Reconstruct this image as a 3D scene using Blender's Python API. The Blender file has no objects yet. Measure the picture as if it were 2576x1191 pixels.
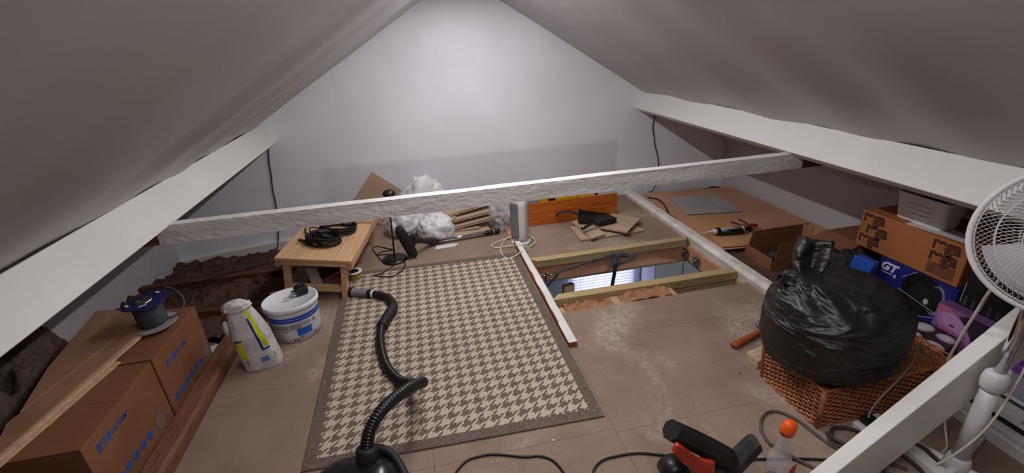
import bpy, bmesh, math, random
from mathutils import Vector, Matrix, Euler, noise

random.seed(7)
SC = bpy.context.scene
COL = SC.collection

# ---------------------------------------------------------------- camera, world, exposure
cam_d = bpy.data.cameras.new('camera')
cam = bpy.data.objects.new('camera', cam_d)
COL.objects.link(cam)
CAM_R = Matrix(((0.9766505, 0.13005759, -0.17099362),
                (-0.208477, 0.38155958, -0.90052742),
                (-0.05187617, 0.91514879, 0.39976437)))
cam.matrix_world = Matrix.Translation((0, 0, 1.45)) @ CAM_R.to_4x4()
cam_d.sensor_fit = 'HORIZONTAL'
cam_d.sensor_width = 36.0
cam_d.lens = 36.0 * 1157.64 / 2576.0
cam_d.clip_start = 0.05
SC.camera = cam

world = bpy.data.worlds.new('world')
SC.world = world
world.use_nodes = True
world.node_tree.nodes['Background'].inputs[0].default_value = (0.75, 0.8, 1.0, 1)
world.node_tree.nodes['Background'].inputs[1].default_value = 0.05

SC.view_settings.view_transform = 'Standard'
SC.view_settings.look = 'None'
SC.view_settings.gamma = 1.0
SC.view_settings.use_curve_mapping = False
SC.view_settings.exposure = 0.0
try:
    SC.cycles.use_denoising = True
    SC.cycles.max_bounces = 8
    SC.cycles.diffuse_bounces = 5
    SC.cycles.sample_clamp_indirect = 6.0
except Exception:
    pass

LAMP_W = 19.8       # each ridge lamp
LAMPS = [((0.424, 2.56, 1.81), 1.5), ((0.424, 0.55, 1.81), 1.5)]
DAY = 2.6           # daylight behind the blind of the room below

# ---------------------------------------------------------------- helpers
def lin(c):
    if isinstance(c, str):
        c = [int(c[i:i + 2], 16) for i in (0, 2, 4)]
    r = []
    for v in c[:3]:
        v /= 255.0
        r.append(v / 12.92 if v <= 0.04045 else ((v + 0.055) / 1.055) ** 2.4)
    return (*r, 1.0)


class NT:
    def __init__(s, name):
        s.m = bpy.data.materials.new(name)
        s.m.use_nodes = True
        s.t = s.m.node_tree
        s.b = s.t.nodes['Principled BSDF']
        s.out = s.t.nodes['Material Output']

    def n(s, typ, **kw):
        nd = s.t.nodes.new(typ)
        for k, v in kw.items():
            setattr(nd, k, v)
        return nd

    def l(s, a, b):
        s.t.links.new(a, b)

    def val(s, sock, v):
        if isinstance(v, (int, float)):
            sock.default_value = v
        elif isinstance(v, tuple):
            sock.default_value = v
        else:
            s.l(v, sock)

    def math(s, op, a, b=0.0, clamp=False):
        nd = s.n('ShaderNodeMath', operation=op)
        nd.use_clamp = clamp
        s.val(nd.inputs[0], a)
        s.val(nd.inputs[1], b)
        return nd.outputs[0]

    def mix(s, f, a, b):
        nd = s.n('ShaderNodeMixRGB')
        s.val(nd.inputs[0], f)
        s.val(nd.inputs[1], a)
        s.val(nd.inputs[2], b)
        return nd.outputs[0]

    def coord(s, st=(1, 1, 1), kind='Object'):
        tc = s.n('ShaderNodeTexCoord')
        mp = s.n('ShaderNodeMapping')
        mp.inputs['Scale'].default_value = st
        s.l(tc.outputs[kind], mp.inputs[0])
        return mp.outputs[0]

    def noise(s, vec, sc, det=4.0, rough=0.55, dist=0.0):
        nd = s.n('ShaderNodeTexNoise')
        nd.inputs['Scale'].default_value = sc
        nd.inputs['Detail'].default_value = det
        nd.inputs['Roughness'].default_value = rough
        nd.inputs['Distortion'].default_value = dist
        s.l(vec, nd.inputs['Vector'])
        return nd.outputs[0]

    def ramp(s, f, lo, hi):
        nd = s.n('ShaderNodeMapRange')
        nd.interpolation_type = 'SMOOTHSTEP'
        s.val(nd.inputs[0], f)
        nd.inputs[1].default_value = lo
        nd.inputs[2].default_value = hi
        return nd.outputs[0]

    def bump(s, h, strength, dist):
        nd = s.n('ShaderNodeBump')
        nd.inputs['Strength'].default_value = strength
        nd.inputs['Distance'].default_value = dist
        s.l(h, nd.inputs['Height'])
        s.l(nd.outputs[0], s.b.inputs['Normal'])

    def set(s, col=None, rough=None, metal=None, spec=None):
        if col is not None:
            s.val(s.b.inputs['Base Color'], col)
        if rough is not None:
            s.val(s.b.inputs['Roughness'], rough)
        if metal is not None:
            s.b.inputs['Metallic'].default_value = metal
        if spec is not None:
            s.b.inputs['Specular IOR Level'].default_value = spec


def mat(name, c, c2=None, sc=6.0, rough=0.6, bump=0.0, bs=80.0, bd=0.002, metal=0.0, spec=0.4, st=(1, 1, 1), det=4.0):
    q = NT(name)
    c = lin(c)
    c2 = lin(c2) if c2 else tuple(v * 0.86 for v in c[:3]) + (1.0,)
    v = q.coord(st)
    q.set(q.mix(q.ramp(q.noise(v, sc, det), 0.35, 0.65), c, c2), rough, metal, spec)
    if bump:
        q.bump(q.noise(v, bs, 5.0), bump, bd)
    return q.m


def mat_wood(name, c, c2, st=(1, 14, 14), rough=0.55, sc=6.0, bump=0.15):
    q = NT(name)
    v = q.coord(st)
    f = q.ramp(q.noise(v, sc, 6.0, 0.6, 0.6), 0.3, 0.7)
    v2 = q.coord((1, 1, 1))
    kn = q.ramp(q.noise(v2, 28.0, 2.0), 0.72, 0.78)
    col = q.mix(f, lin(c), lin(c2))
    col = q.mix(q.math('MULTIPLY', kn, 0.55), col, tuple(x * 0.35 for x in lin(c2)[:3]) + (1,))
    q.set(col, rough, 0.0, 0.3)
    q.bump(q.noise(v, sc * 3, 4.0), bump, 0.001)
    return q.m


def mat_chip(name, c, c2, dust=0.5):
    """chipboard: tight speckle, pale plaster dust in scuffed drifts"""
    q = NT(name)
    v = q.coord()
    sp = q.ramp(q.noise(v, 260.0, 3.0, 0.7), 0.35, 0.7)
    bl = q.ramp(q.noise(v, 3.0, 5.0, 0.6), 0.3, 0.7)
    col = q.mix(sp, lin(c), lin(c2))
    col = q.mix(q.math('MULTIPLY', bl, 0.45), col, tuple(x * 0.72 for x in lin(c2)[:3]) + (1,))
    du = q.ramp(q.noise(v, 1.7, 6.0, 0.62, 0.5), 0.50, 0.72)
    du = q.math('MULTIPLY', du, q.ramp(q.noise(v, 40.0, 4.0, 0.7), 0.25, 0.75))
    col = q.mix(q.math('MULTIPLY', du, dust), col, lin((205, 192, 178)))
    fl = q.ramp(q.noise(v, 95.0, 2.0, 0.5), 0.73, 0.76)
    col = q.mix(q.math('MULTIPLY', fl, 0.5), col, lin((225, 205, 180)))
    q.set(col, 0.8, 0.0, 0.2)
    q.bump(q.noise(v, 300.0, 3.0), 0.12, 0.001)
    return q.m


def mat_print(name, base, rects, rough=0.5, base2=None, ells=(), bump=0.0):
    """flat print: rectangles (u0,u1,v0,v1,colour) and ellipses (u,v,ru,rv,colour) on the UV map"""
    q = NT(name)
    uv = q.n('ShaderNodeUVMap').outputs[0]
    sep = q.n('ShaderNodeSeparateXYZ')
    q.l(uv, sep.inputs[0])
    u, v = sep.outputs[0], sep.outputs[1]
    ob = q.coord()
    b2 = lin(base2) if base2 else tuple(x * 0.88 for x in lin(base)[:3]) + (1,)
    col = q.mix(q.ramp(q.noise(ob, 9.0, 4.0), 0.35, 0.65), lin(base), b2)
    for (a, b, c, d, k) in rects:
        m = q.math('MULTIPLY', q.math('GREATER_THAN', u, a), q.math('LESS_THAN', u, b))
        m = q.math('MULTIPLY', m, q.math('MULTIPLY', q.math('GREATER_THAN', v, c), q.math('LESS_THAN', v, d)))
        col = q.mix(m, col, lin(k))
    for e_ in ells:
        (a, b, c, d, k) = e_[:5]
        an = e_[5] if len(e_) > 5 else 0.0
        du = q.math('SUBTRACT', u, a)
        dv = q.math('SUBTRACT', v, b)
        if an:
            ca, sa = math.cos(an), math.sin(an)
            du, dv = (q.math('ADD', q.math('MULTIPLY', du, ca), q.math('MULTIPLY', dv, sa)), q.math('SUBTRACT', q.math('MULTIPLY', dv, ca), q.math('MULTIPLY', du, sa)))
        du = q.math('DIVIDE', du, c)
        dv = q.math('DIVIDE', dv, d)
        m = q.ramp(q.math('ADD', q.math('MULTIPLY', du, du), q.math('MULTIPLY', dv, dv)), 1.12, 0.88)
        col = q.mix(m, col, lin(k))
    q.set(col, rough, 0.0, 0.4)
    if bump:
        q.bump(q.noise(ob, 60.0, 4.0), bump, 0.002)
    return q.m


def thing(name, label, cat, loc=(0, 0, 0), rot=(0, 0, 0), group=None, kind=None):
    o = bpy.data.objects.new(name, None)
    o.empty_display_size = 0.05
    COL.objects.link(o)
    o.location = loc
    o.rotation_euler = rot
    if label:
        o['label'] = label
    if cat:
        o['category'] = cat
    if group:
        o['group'] = group
    if kind:
        o['kind'] = kind
    return o


def tag(o, label=None, cat=None, group=None, kind=None):
    for k, v in (('label', label), ('category', cat), ('group', group), ('kind', kind)):
        if v:
            o[k] = v
    return o


def obj(name, vf, m, parent=None, smooth=False, loc=None, rot=None, bevel=0.0, uv=None, world=False, label=None):
    verts, faces = vf
    me = bpy.data.meshes.new(name)
    if world and parent is not None:
        inv = (Matrix.Translation(parent.location) @ parent.rotation_euler.to_matrix().to_4x4()).inverted()
        verts = [inv @ Vector(v) for v in verts]
    me.from_pydata([tuple(v) for v in verts], [], faces)
    me.validate()
    bm = bmesh.new()
    bm.from_mesh(me)
    bmesh.ops.recalc_face_normals(bm, faces=bm.faces)
    if uv:
        lay = bm.loops.layers.uv.new('UVMap')
        bm.verts.ensure_lookup_table()
        for f in bm.faces:
            for lp in f.loops:
                lp[lay].uv = uv[lp.vert.index]
    bm.to_mesh(me)
    bm.free()
    if smooth:
        me.polygons.foreach_set('use_smooth', [True] * len(me.polygons))
    me.materials.append(m)
    o = bpy.data.objects.new(name, me)
    COL.objects.link(o)
    if parent is not None:
        o.parent = parent
    if loc is not None:
        o.location = loc
    if rot is not None:
        o.rotation_euler = rot
    if bevel:
        b = o.modifiers.new('bevel', 'BEVEL')
        b.width = bevel
        b.segments = 2
        b.limit_method = 'ANGLE'
    if label:
        o['label'] = label
    return o


def box(x0, x1, y0, y1, z0, z1):
    v = [(x, y, z) for z in (z0, z1) for y in (y0, y1) for x in (x0, x1)]
    return v, [(0, 2, 3, 1), (4, 5, 7, 6), (0, 1, 5, 4), (2, 6, 7, 3), (0, 4, 6, 2), (1, 3, 7, 5)]


def quadbox(p, z0, z1):
    """prism over a plan polygon"""
    n = len(p)
    v = [(a, b, z0) for a, b in p] + [(a, b, z1) for a, b in p]
    f = [tuple(reversed(range(n))), tuple(range(n, 2 * n))]
    f += [(i, (i + 1) % n, n + (i + 1) % n, n + i) for i in range(n)]
    return v, f


def prism(p, d0, d1, axis='y'):
    """outline p (a,b) extruded along an axis: y -> (a,d,b), x -> (d,a,b)"""
    n = len(p)
    mk = (lambda a, b, d: (a, d, b)) if axis == 'y' else (lambda a, b, d: (d, a, b))
    v = [mk(a, b, d0) for a, b in p] + [mk(a, b, d1) for a, b in p]
    f = [tuple(range(n)), tuple(reversed(range(n, 2 * n)))]
    f += [(i, n + i, n + (i + 1) % n, (i + 1) % n) for i in range(n)]
    return v, f


def spline(pts, per=8, closed=False):
    P = [Vector(p) for p in pts]
    n = len(P)
    out = []
    for i in range(n if closed else n - 1):
        if closed:
            a, b, c, d = P[(i - 1) % n], P[i], P[(i + 1) % n], P[(i + 2) % n]
        else:
            a, b, c, d = P[max(i - 1, 0)], P[i], P[i + 1], P[min(i + 2, n - 1)]
        for k in range(per):
            t = k / per
            out.append(0.5 * ((2 * b) + (c - a) * t + (2 * a - 5 * b + 4 * c - d) * t * t + (3 * b - a - 3 * c + d) * t ** 3))
    if not closed:
        out.append(P[-1].copy())
    return out


def tube(pts, r, seg=8, per=8, closed=False, smooth=True, flat=None):
    """swept tube; r a number or a function of 0..1"""
    P = spline(pts, per, closed) if smooth else [Vector(p) for p in pts]
    n = len(P)
    T = []
    for i in range(n):
        a = P[(i - 1) % n] if (closed or i > 0) else P[i]
        b = P[(i + 1) % n] if (closed or i < n - 1) else P[i]
        t = b - a
        T.append(t.normalized() if t.length > 1e-9 else Vector((0, 0, 1)))
    up = Vector((0, 0, 1)) if abs(T[0].z) < 0.9 else Vector((1, 0, 0))
    N = (up - T[0] * up.dot(T[0])).normalized()
    v, f = [], []
    for i in range(n):
        N = N - T[i] * N.dot(T[i])
        N = N.normalized() if N.length > 1e-6 else Vector((1, 0, 0))
        B = T[i].cross(N)
        rr = r(i / (n - 1)) if callable(r) else r
        for k in range(seg):
            a = 2 * math.pi * k / seg
            fl = flat if flat else 1.0
            v.append(P[i] + N * (math.cos(a) * rr * fl) + B * (math.sin(a) * rr))
    for i in range(n if closed else n - 1):
        j = (i + 1) % n
        for k in range(seg):
            l = (k + 1) % seg
            f.append((i * seg + k, i * seg + l, j * seg + l, j * seg + k))
    if not closed:
        f.append(tuple(reversed(range(seg))))
        f.append(tuple(range((n - 1) * seg, n * seg)))
    return v, f


def lathe(prof, seg=32, sx=1.0, sy=1.0, cap=True):
    """profile [(r,z)] about z"""
    v, f, uv = [], [], []
    zs = [z for _, z in prof]
    z0, z1 = min(zs), max(zs)
    for (r, z) in prof:
        for k in range(seg):
            a = 2 * math.pi * k / seg
            v.append((math.cos(a) * r * sx, math.sin(a) * r * sy, z))
            uv.append((k / seg, (z - z0) / max(z1 - z0, 1e-6)))
    for i in range(len(prof) - 1):
        for k in range(seg):
            l = (k + 1) % seg
            f.append((i * seg + k, i * seg + l, (i + 1) * seg + l, (i + 1) * seg + k))
    if cap:
        f.append(tuple(reversed(range(seg))))
        f.append(tuple(range((len(prof) - 1) * seg, len(prof) * seg)))
    return v, f, uv


def join(*parts):
    v, f = [], []
    for p in parts:
        o = len(v)
        v += [tuple(x) for x in p[0]]
        f += [tuple(i + o for i in q) for q in p[1]]
    return v, f


def xf(vf, M):
    return [M @ Vector(v) for v in vf[0]], vf[1]


def TR(loc=(0, 0, 0), rot=(0, 0, 0), sc=(1, 1, 1)):
    return Matrix.Translation(loc) @ Euler(rot).to_matrix().to_4x4() @ Matrix.Diagonal((*sc, 1))


def rod(a, b, r, seg=10):
    return tube([a, b], r, seg, smooth=False)


def nz(x, y, z=0.0):
    return noise.noise(Vector((x, y, z)))


def fbm(x, y, z=0.0, o=4):
    s, a, k = 0.0, 1.0, 1.0
    for i in range(o):
        s += a * nz(x * k, y * k, z * k)
        a *= 0.5
        k *= 2.03
    return s


def ridged(x, y, z=0.0, o=4):
    s, a, k = 0.0, 1.0, 1.0
    for i in range(o):
        s += a * (1 - 2 * abs(nz(x * k, y * k, z * k)))
        a *= 0.5
        k *= 2.1
    return s


def grid(x0, x1, nx, y0, y1, ny, fz):
    v = [(x0 + (x1 - x0) * i / nx, y0 + (y1 - y0) * j / ny, 0) for j in range(ny + 1) for i in range(nx + 1)]
    v = [(x, y, fz(x, y)) for x, y, _ in v]
    f = [(j * (nx + 1) + i, j * (nx + 1) + i + 1, (j + 1) * (nx + 1) + i + 1, (j + 1) * (nx + 1) + i) for j in range(ny) for i in range(nx)]
    return v, f


def blob(c, r, nu, nv, fn):
    """closed sphere-like surface; fn(direction) -> radius factor, or a full Vector"""
    v, f = [], []
    for j in range(nv + 1):
        th = math.pi * j / nv
        for i in range(nu):
            ph = 2 * math.pi * i / nu
            d = Vector((math.sin(th) * math.cos(ph), math.sin(th) * math.sin(ph), math.cos(th)))
            k = fn(d)
            p = Vector((d.x * r[0], d.y * r[1], d.z * r[2])) * k if not isinstance(k, Vector) else k
            v.append(Vector(c) + p)
    for j in range(nv):
        for i in range(nu):
            l = (i + 1) % nu
            f.append((j * nu + i, (j + 1) * nu + i, (j + 1) * nu + l, j * nu + l))
    return v, f


def lettering(body, size, m, parent, M, bold=0.0, shear=0.0, name='lettering', sx=1.0):
    cu = bpy.data.curves.new('txt', 'FONT')
    cu.body = body
    cu.size = size
    cu.offset = bold
    cu.shear = shear
    cu.extrude = 0.0004
    t = bpy.data.objects.new('txt', cu)
    COL.objects.link(t)
    dg = bpy.context.evaluated_depsgraph_get()
    me = bpy.data.meshes.new_from_object(t.evaluated_get(dg))
    bpy.data.objects.remove(t)
    bpy.data.curves.remove(cu)
    me.transform(M @ Matrix.Diagonal((sx, 1, 1, 1)))
    me.materials.clear()
    me.materials.append(m)
    o = bpy.data.objects.new(name, me)
    COL.objects.link(o)
    o.parent = parent
    return o


def copy_tree(o, parent=None):
    c = o.copy()
    COL.objects.link(c)
    c.parent = parent
    for ch in list(o.children):
        copy_tree(ch, c)
    return c


# ---------------------------------------------------------------- materials
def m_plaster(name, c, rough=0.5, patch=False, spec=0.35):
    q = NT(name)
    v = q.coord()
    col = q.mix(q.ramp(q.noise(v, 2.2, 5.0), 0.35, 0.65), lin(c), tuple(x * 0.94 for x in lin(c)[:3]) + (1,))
    if patch:   # a band of older grey paint low on the gable
        tc = q.n('ShaderNodeTexCoord')
        sep = q.n('ShaderNodeSeparateXYZ')
        q.l(tc.outputs['Object'], sep.inputs[0])
        wob = q.math('MULTIPLY', q.math('SUBTRACT', q.noise(v, 3.0, 3.0), 0.5), 0.05)
        zz = q.math('ADD', sep.outputs[2], wob)
        band = q.math('MULTIPLY', q.ramp(zz, 0.56, 0.50), q.math('MULTIPLY', q.ramp(sep.outputs[0], -0.95, -0.75), q.ramp(sep.outputs[0], 1.80, 1.75)))
        col = q.mix(q.math('MULTIPLY', band, 0.4), col, lin((186, 184, 192)))
    q.set(col, rough, 0.0, spec)
    q.bump(q.noise(v, 120.0, 4.0), 0.05, 0.001)
    return q.m


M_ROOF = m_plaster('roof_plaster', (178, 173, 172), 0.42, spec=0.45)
M_GABLE = m_plaster('gable_plaster', (236, 236, 243), 0.5, patch=True)
M_KNEE = m_plaster('knee_wall_plaster', (186, 180, 184), 0.55)
M_WHITEPAINT = mat('white_gloss_paint', (224, 222, 219), (219, 217, 214), 3, 0.5, 0.06, 60)
M_TIE = mat('rough_sawn_white_paint', (224, 220, 220), (218, 213, 213), 5, 0.5, 1.0, 55, 0.010, st=(0.55, 1, 1))
M_RAWBEAM = mat_wood('old_brown_timber', (112, 74, 52), (78, 50, 36), (2, 14, 14))
M_CHIP = mat_chip('chipboard_floor', (160, 137, 120), (131, 109, 94), 0.75)
M_CHIP2 = mat_chip('chipboard_offcut', (200, 174, 148), (170, 142, 116), 0.7)
M_CHIPEDGE = mat('chipboard_edge', (188, 150, 108), (140, 104, 70), 120, 0.9, 0.5, 200)
M_PINE = mat_wood('pine', (212, 174, 134), (194, 150, 110), (10, 0.8, 10), 0.5)
M_PINEX = mat_wood('pine_across', (212, 174, 136), (192, 148, 110), (0.8, 10, 10), 0.5)
M_TREATED = mat_wood('treated_timber', (190, 166, 122), (164, 142, 102), (0.8, 12, 12), 0.65)
M_MDF = mat('pink_mdf', (196, 142, 108), (180, 126, 94), 5, 0.65)
M_CARD = mat('brown_cardboard', (134, 88, 58), (124, 79, 51), 4, 0.75, 0.06, 160)
M_CARDIN = mat('cardboard_inside', (168, 122, 84), (152, 106, 70), 5, 0.8)
M_CARDFLAT = mat('flat_cardboard', (196, 150, 118), (184, 136, 104), 3, 0.75)
M_RUGB = None
M_BLACK = mat('black_plastic', (26, 26, 28), (18, 18, 20), 8, 0.38, spec=0.5)
M_BLACKM = mat('matt_black_plastic', (30, 29, 30), (22, 21, 22), 8, 0.6)
M_BLACKCORD = mat('black_cable', (22, 21, 22), (16, 15, 16), 8, 0.5)
M_GREYCORD = mat('grey_cable', (96, 86, 76), (74, 66, 58), 10, 0.6)
M_WHITECORD = mat('white_cable', (226, 218, 206), (206, 196, 182), 9, 0.5)
M_WHITEPL = mat('white_plastic', (222, 218, 218), (208, 204, 204), 7, 0.42)
M_GREYPL = mat('grey_plastic', (132, 128, 130), (112, 108, 110), 7, 0.5)
M_STEEL = mat('galvanised_steel', (160, 165, 168), (120, 126, 130), 30, 0.35, metal=1.0)
M_CHROME = mat('chrome_tube', (220, 220, 222), (190, 190, 194), 5, 0.12, metal=1.0)
M_DARKST = mat('dark_zinc_steel', (124, 132, 138), (96, 104, 110), 20, 0.45, metal=0.35)
M_ORANGE = mat('orange_plastic', (236, 92, 28), (214, 74, 18), 6, 0.4)
M_ORANGERED = mat('orange_red_plastic', (196, 62, 34), (172, 50, 28), 6, 0.45)
M_RED = mat('red_plastic', (190, 36, 28), (166, 28, 22), 6, 0.4)
M_BLUEPRINT = mat('blue_print', (40, 74, 146), (60, 92, 158), 60, 0.6)
M_BROWNPRINT = mat('brown_print', (78, 42, 30), (66, 34, 25), 50, 0.7)
M_PAPER = mat('white_paper', (222, 220, 218), (208, 206, 204), 6, 0.7)


def m_insul(name, c, c2, c3):
    q = NT(name)
    v = q.coord()
    f1 = q.ramp(q.noise(v, 5.0, 6.0, 0.65, 0.8), 0.3, 0.7)
    f2 = q.ramp(q.noise(q.coord((1, 1, 2.5)), 60.0, 5.0, 0.7, 1.5), 0.35, 0.7)
    col = q.mix(f1, lin(c), lin(c2))
    col = q.mix(q.math('MULTIPLY', f2, 0.55), col, lin(c3))
    q.set(col, 0.95, 0.0, 0.05)
    q.bump(q.noise(q.coord((1, 1, 2.5)), 90.0, 6.0, 0.7, 1.5), 1.0, 0.012)
    return q.m


M_INSUL = m_insul('old_glass_wool', (116, 84, 70), (70, 52, 48), (146, 116, 104))
M_INSUL2 = m_insul('dusty_glass_wool', (138, 114, 110), (82, 66, 64), (178, 154, 148))
M_INSULP = m_insul('new_glass_wool', (214, 158, 116), (182, 126, 88), (232, 188, 150))

# ---------------------------------------------------------------- shell of the loft
RX, RZ = 0.424, 1.904
SL, SR = 0.6155, 0.606
WALL_Y, BACK_Y = 3.92, -2.5


def roof_disp(x, y, side):
    s = abs(x - RX)
    w = 0.006 * math.sin(2 * math.pi * y / 0.66 + 2.6 * nz(y * 0.7, s * 0.5, side * 9)) * min(1, s / 0.5)
    w += 0.013 * fbm(s * 0.9, y * 0.8, side * 5.0, 3)
    w += 0.004 * fbm(s * 1.2, y * 5.0, side * 3.0 + 2, 2)
    return w * min(1.0, s / 0.25)


def roof(side):
    sl = SL if side < 0 else SR
    reach = 2.60
    nx, ny = 60, 150
    nrm = Vector((side * sl, 0, 1)).normalized()
    v = []
    for j in range(ny + 1):
        y = BACK_Y - 0.05 + (WALL_Y + 0.1 - BACK_Y) * j / ny
        for i in range(nx + 1):
            s = reach * i / nx
            x = RX + side * s
            p = Vector((x, y, RZ - sl * s)) + nrm * roof_disp(x, y, side)
            v.append(p)
    f = [(j * (nx + 1) + i, j * (nx + 1) + i + 1, (j + 1) * (nx + 1) + i + 1, (j + 1) * (nx + 1) + i) for j in range(ny) for i in range(nx)]
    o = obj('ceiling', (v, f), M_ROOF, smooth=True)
    sm = o.modifiers.new('solid', 'SOLIDIFY')
    sm.thickness = 0.03
    sm.offset = 1.0
    n = o.data.polygons[0].normal
    if n.z < 0:
        sm.offset = -1.0
    tag(o, 'left slope of the white plastered loft ceiling' if side < 0 else 'right slope of the white plastered loft ceiling', kind='structure')


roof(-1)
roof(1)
LX, KX = -2.05, 2.89
tag(obj('wall_back', prism([(LX - 0.1, -0.32), (KX + 0.1, -0.32), (KX + 0.1, 0.5), (RX, RZ + 0.08), (LX - 0.1, 0.5)], WALL_Y, WALL_Y + 0.1), M_GABLE),
    'white triangular gable wall at the far end', kind='structure')
tag(obj('wall_front', prism([(LX - 0.1, -0.32), (KX + 0.1, -0.32), (KX + 0.1, 0.5), (RX, RZ + 0.08), (LX - 0.1, 0.5)], BACK_Y - 0.1, BACK_Y), M_KNEE),
    'white gable wall behind the camera', kind='structure')
tag(obj('wall_left', box(LX - 0.08, LX, BACK_Y, WALL_Y, -0.3, 0.42), M_KNEE), 'low white knee wall under the left eave', kind='structure')
tag(obj('wall_right', box(KX, KX + 0.08, BACK_Y, WALL_Y, -0.3, 0.45), M_KNEE), 'low white knee wall under the right eave', kind='structure')
sk = obj('baseboard_back', prism([(-2.05, -0.15), (-0.3, -0.085), (-0.3, -0.035), (-1.27, -0.040), (-2.05, -0.107)], WALL_Y - 0.03, WALL_Y), M_WHITEPAINT, bevel=0.004)
tag(sk, 'thin white ledge along the foot of the gable wall', kind='structure')

# floor of chipboard sheets, each a part
fl = thing('floor', 'brown chipboard loft flooring laid in sheets', None, (0, 2, 0), kind='structure')
G = 0.0006


def sheet(x0, x1, y0, y1):
    obj('chipboard_sheet', box(x0 + G, x1 - G, y0 + G, y1 - G, -0.022, 0.0), M_CHIP, fl, world=True)


for (a, b) in ((-2.4, -1.75), (-1.75, -1.15), (-1.15, -0.55), (-0.55, 0.05), (0.05, 0.66), (0.66, 1.27), (1.27, 1.89)):
    sheet(-1.07, -0.1, a, b)
    sheet(-0.1, 0.61, a, b)
sheet(-1.07, -0.3, 1.89, 2.5)
sheet(-0.3, 0.61, 1.89, 2.5)
sheet(-1.0, 0.17, 2.5, 2.98)
sheet(0.17, 0.61, 2.5, 2.98)
sheet(-0.64, 0.18, 2.98, 3.58)
sheet(0.18, 0.61, 2.98, 3.58)
sheet(-0.64, 0.61, 3.58, 3.90)
for (a, b) in ((-2.4, -1.2), (-1.2, 0.0), (0.0, 0.64), (0.64, 1.25), (1.25, 1.84)):
    sheet(0.61, 1.60, a, b)
    sheet(1.60, 2.88, a, b)
sheet(0.61, 1.90, 1.84, 2.118)
sheet(0.63, 1.86, 2.80, 3.06)
sheet(0.63, 1.86, 3.06, 3.90)

# floor of the space between the joists = ceiling of the room below
def ring(x0, x1, y0, y1, a0, a1, b0, b1, z0, z1):
    v = []
    for z in (z0, z1):
        v += [(x0, y0, z), (x1, y0, z), (x1, y1, z), (x0, y1, z), (a0, b0, z), (a1, b0, z), (a1, b1, z), (a0, b1, z)]
    f = []
    for i in range(4):
        j = (i + 1) % 4
        f.append((i, j, 4 + j, 4 + i))
        f.append((8 + i, 12 + i, 12 + j, 8 + j))
        f.append((i, 8 + i, 8 + j, j))
        f.append((4 + i, 4 + j, 12 + j, 12 + i))
    return v, f


M_CEILB = mat('plasterboard_back', (150, 132, 122), (120, 104, 96), 4, 0.9)
tag(obj('ceiling', ring(LX - 0.1, KX + 0.1, BACK_Y, 4.4, 0.662, 1.848, 2.262, 2.768, -0.168, -0.1445), M_CEILB),
    'plasterboard between the joists under the insulation', kind='structure')

# purlins, tie beam, strut
def beam_y(name, poly, y0, y1, m, label):
    o = obj(name, prism(poly, y0, y1), m, bevel=0.004)
    return tag(o, label, 'beam')


beam_y('roof_purlin', [(-1.174, 0.922), (-1.086, 0.783), (-1.150, 0.744), (-1.240, 0.884)], BACK_Y, WALL_Y, M_WHITEPAINT,
       'long white painted purlin running along the left roof slope')
beam_y('roof_purlin', [(2.007, 0.946), (1.928, 0.803), (1.992, 0.764), (2.073, 0.907)], BACK_Y, WALL_Y, M_WHITEPAINT,
       'long white painted purlin running along the right roof slope')


def rough_beam(x0, x1, y0, y1, z0, z1, nx=160, amp=0.004):
    """four-sided beam along x with hewn faces"""
    ring_ = []
    k = 6
    for i in range(k):
        ring_.append((y0 + (y1 - y0) * i / k, z1))
    for i in range(k):
        ring_.append((y1, z1 + (z0 - z1) * i / k))
    for i in range(k):
        ring_.append((y1 + (y0 - y1) * i / k, z0))
    for i in range(k):
        ring_.append((y0, z0 + (z1 - z0) * i / k))
    n = len(ring_)
    v, f = [], []
    for i in range(nx + 1):
        x = x0 + (x1 - x0) * i / nx
        for (y, z) in ring_:
            d = amp * fbm(x * 3.0, y * 20, z * 20, 3)
            v.append((x, y + d * (1 if y > (y0 + y1) / 2 else -1), z + 0.7 * amp * fbm(x * 2.2, y * 9 + 5, z * 7, 2)))
    for i in range(nx):
        for q in range(n):
            r = (q + 1) % n
            f.append((i * n + q, i * n + r, (i + 1) * n + r, (i + 1) * n + q))
    f.append(tuple(range(n)))
    f.append(tuple(reversed(range(nx * n, nx * n + n))))
    return v, f


tb = thing('tie_beam', 'rough white painted tie beam spanning between the two purlins', 'beam', (0.42, 2.11, 0.69))
obj('painted_beam', rough_beam(-1.145, 2.03, 2.085, 2.137, 0.703, 0.788), M_TIE, tb, world=True)
obj('bare_end', rough_beam(-1.42, -1.146, 2.09, 2.133, 0.70, 0.778, 14), M_RAWBEAM, tb, world=True, label='unpainted brown end under the left purlin')
obj('bare_end', rough_beam(2.031, 2.22, 2.09, 2.133, 0.70, 0.772, 14), M_RAWBEAM, tb, world=True, label='unpainted brown end under the right purlin')
dvec = Vector((0.753, 0, 0.657))
pvec = Vector((0.657, 0, -0.753))
p0 = Vector((1.205, 0, 0.068)) - dvec * 0.10
p1 = p0 + dvec * 1.02
poly = [(p0.x, p0.z), (p1.x, p1.z), ((p1 + pvec * 0.165).x, (p1 + pvec * 0.165).z), ((p0 + pvec * 0.165).x, 0.0)]
poly = [(1.135, 0.002), (p1.x, p1.z), (p1.x + 0.108, p1.z - 0.124), (1.39, 0.002)]
st = obj('roof_strut', prism(poly, 0.85, 0.90), M_WHITEPAINT, bevel=0.003)
tag(st, 'white painted sloping strut rising to the right purlin beside the fan', 'beam')

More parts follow.
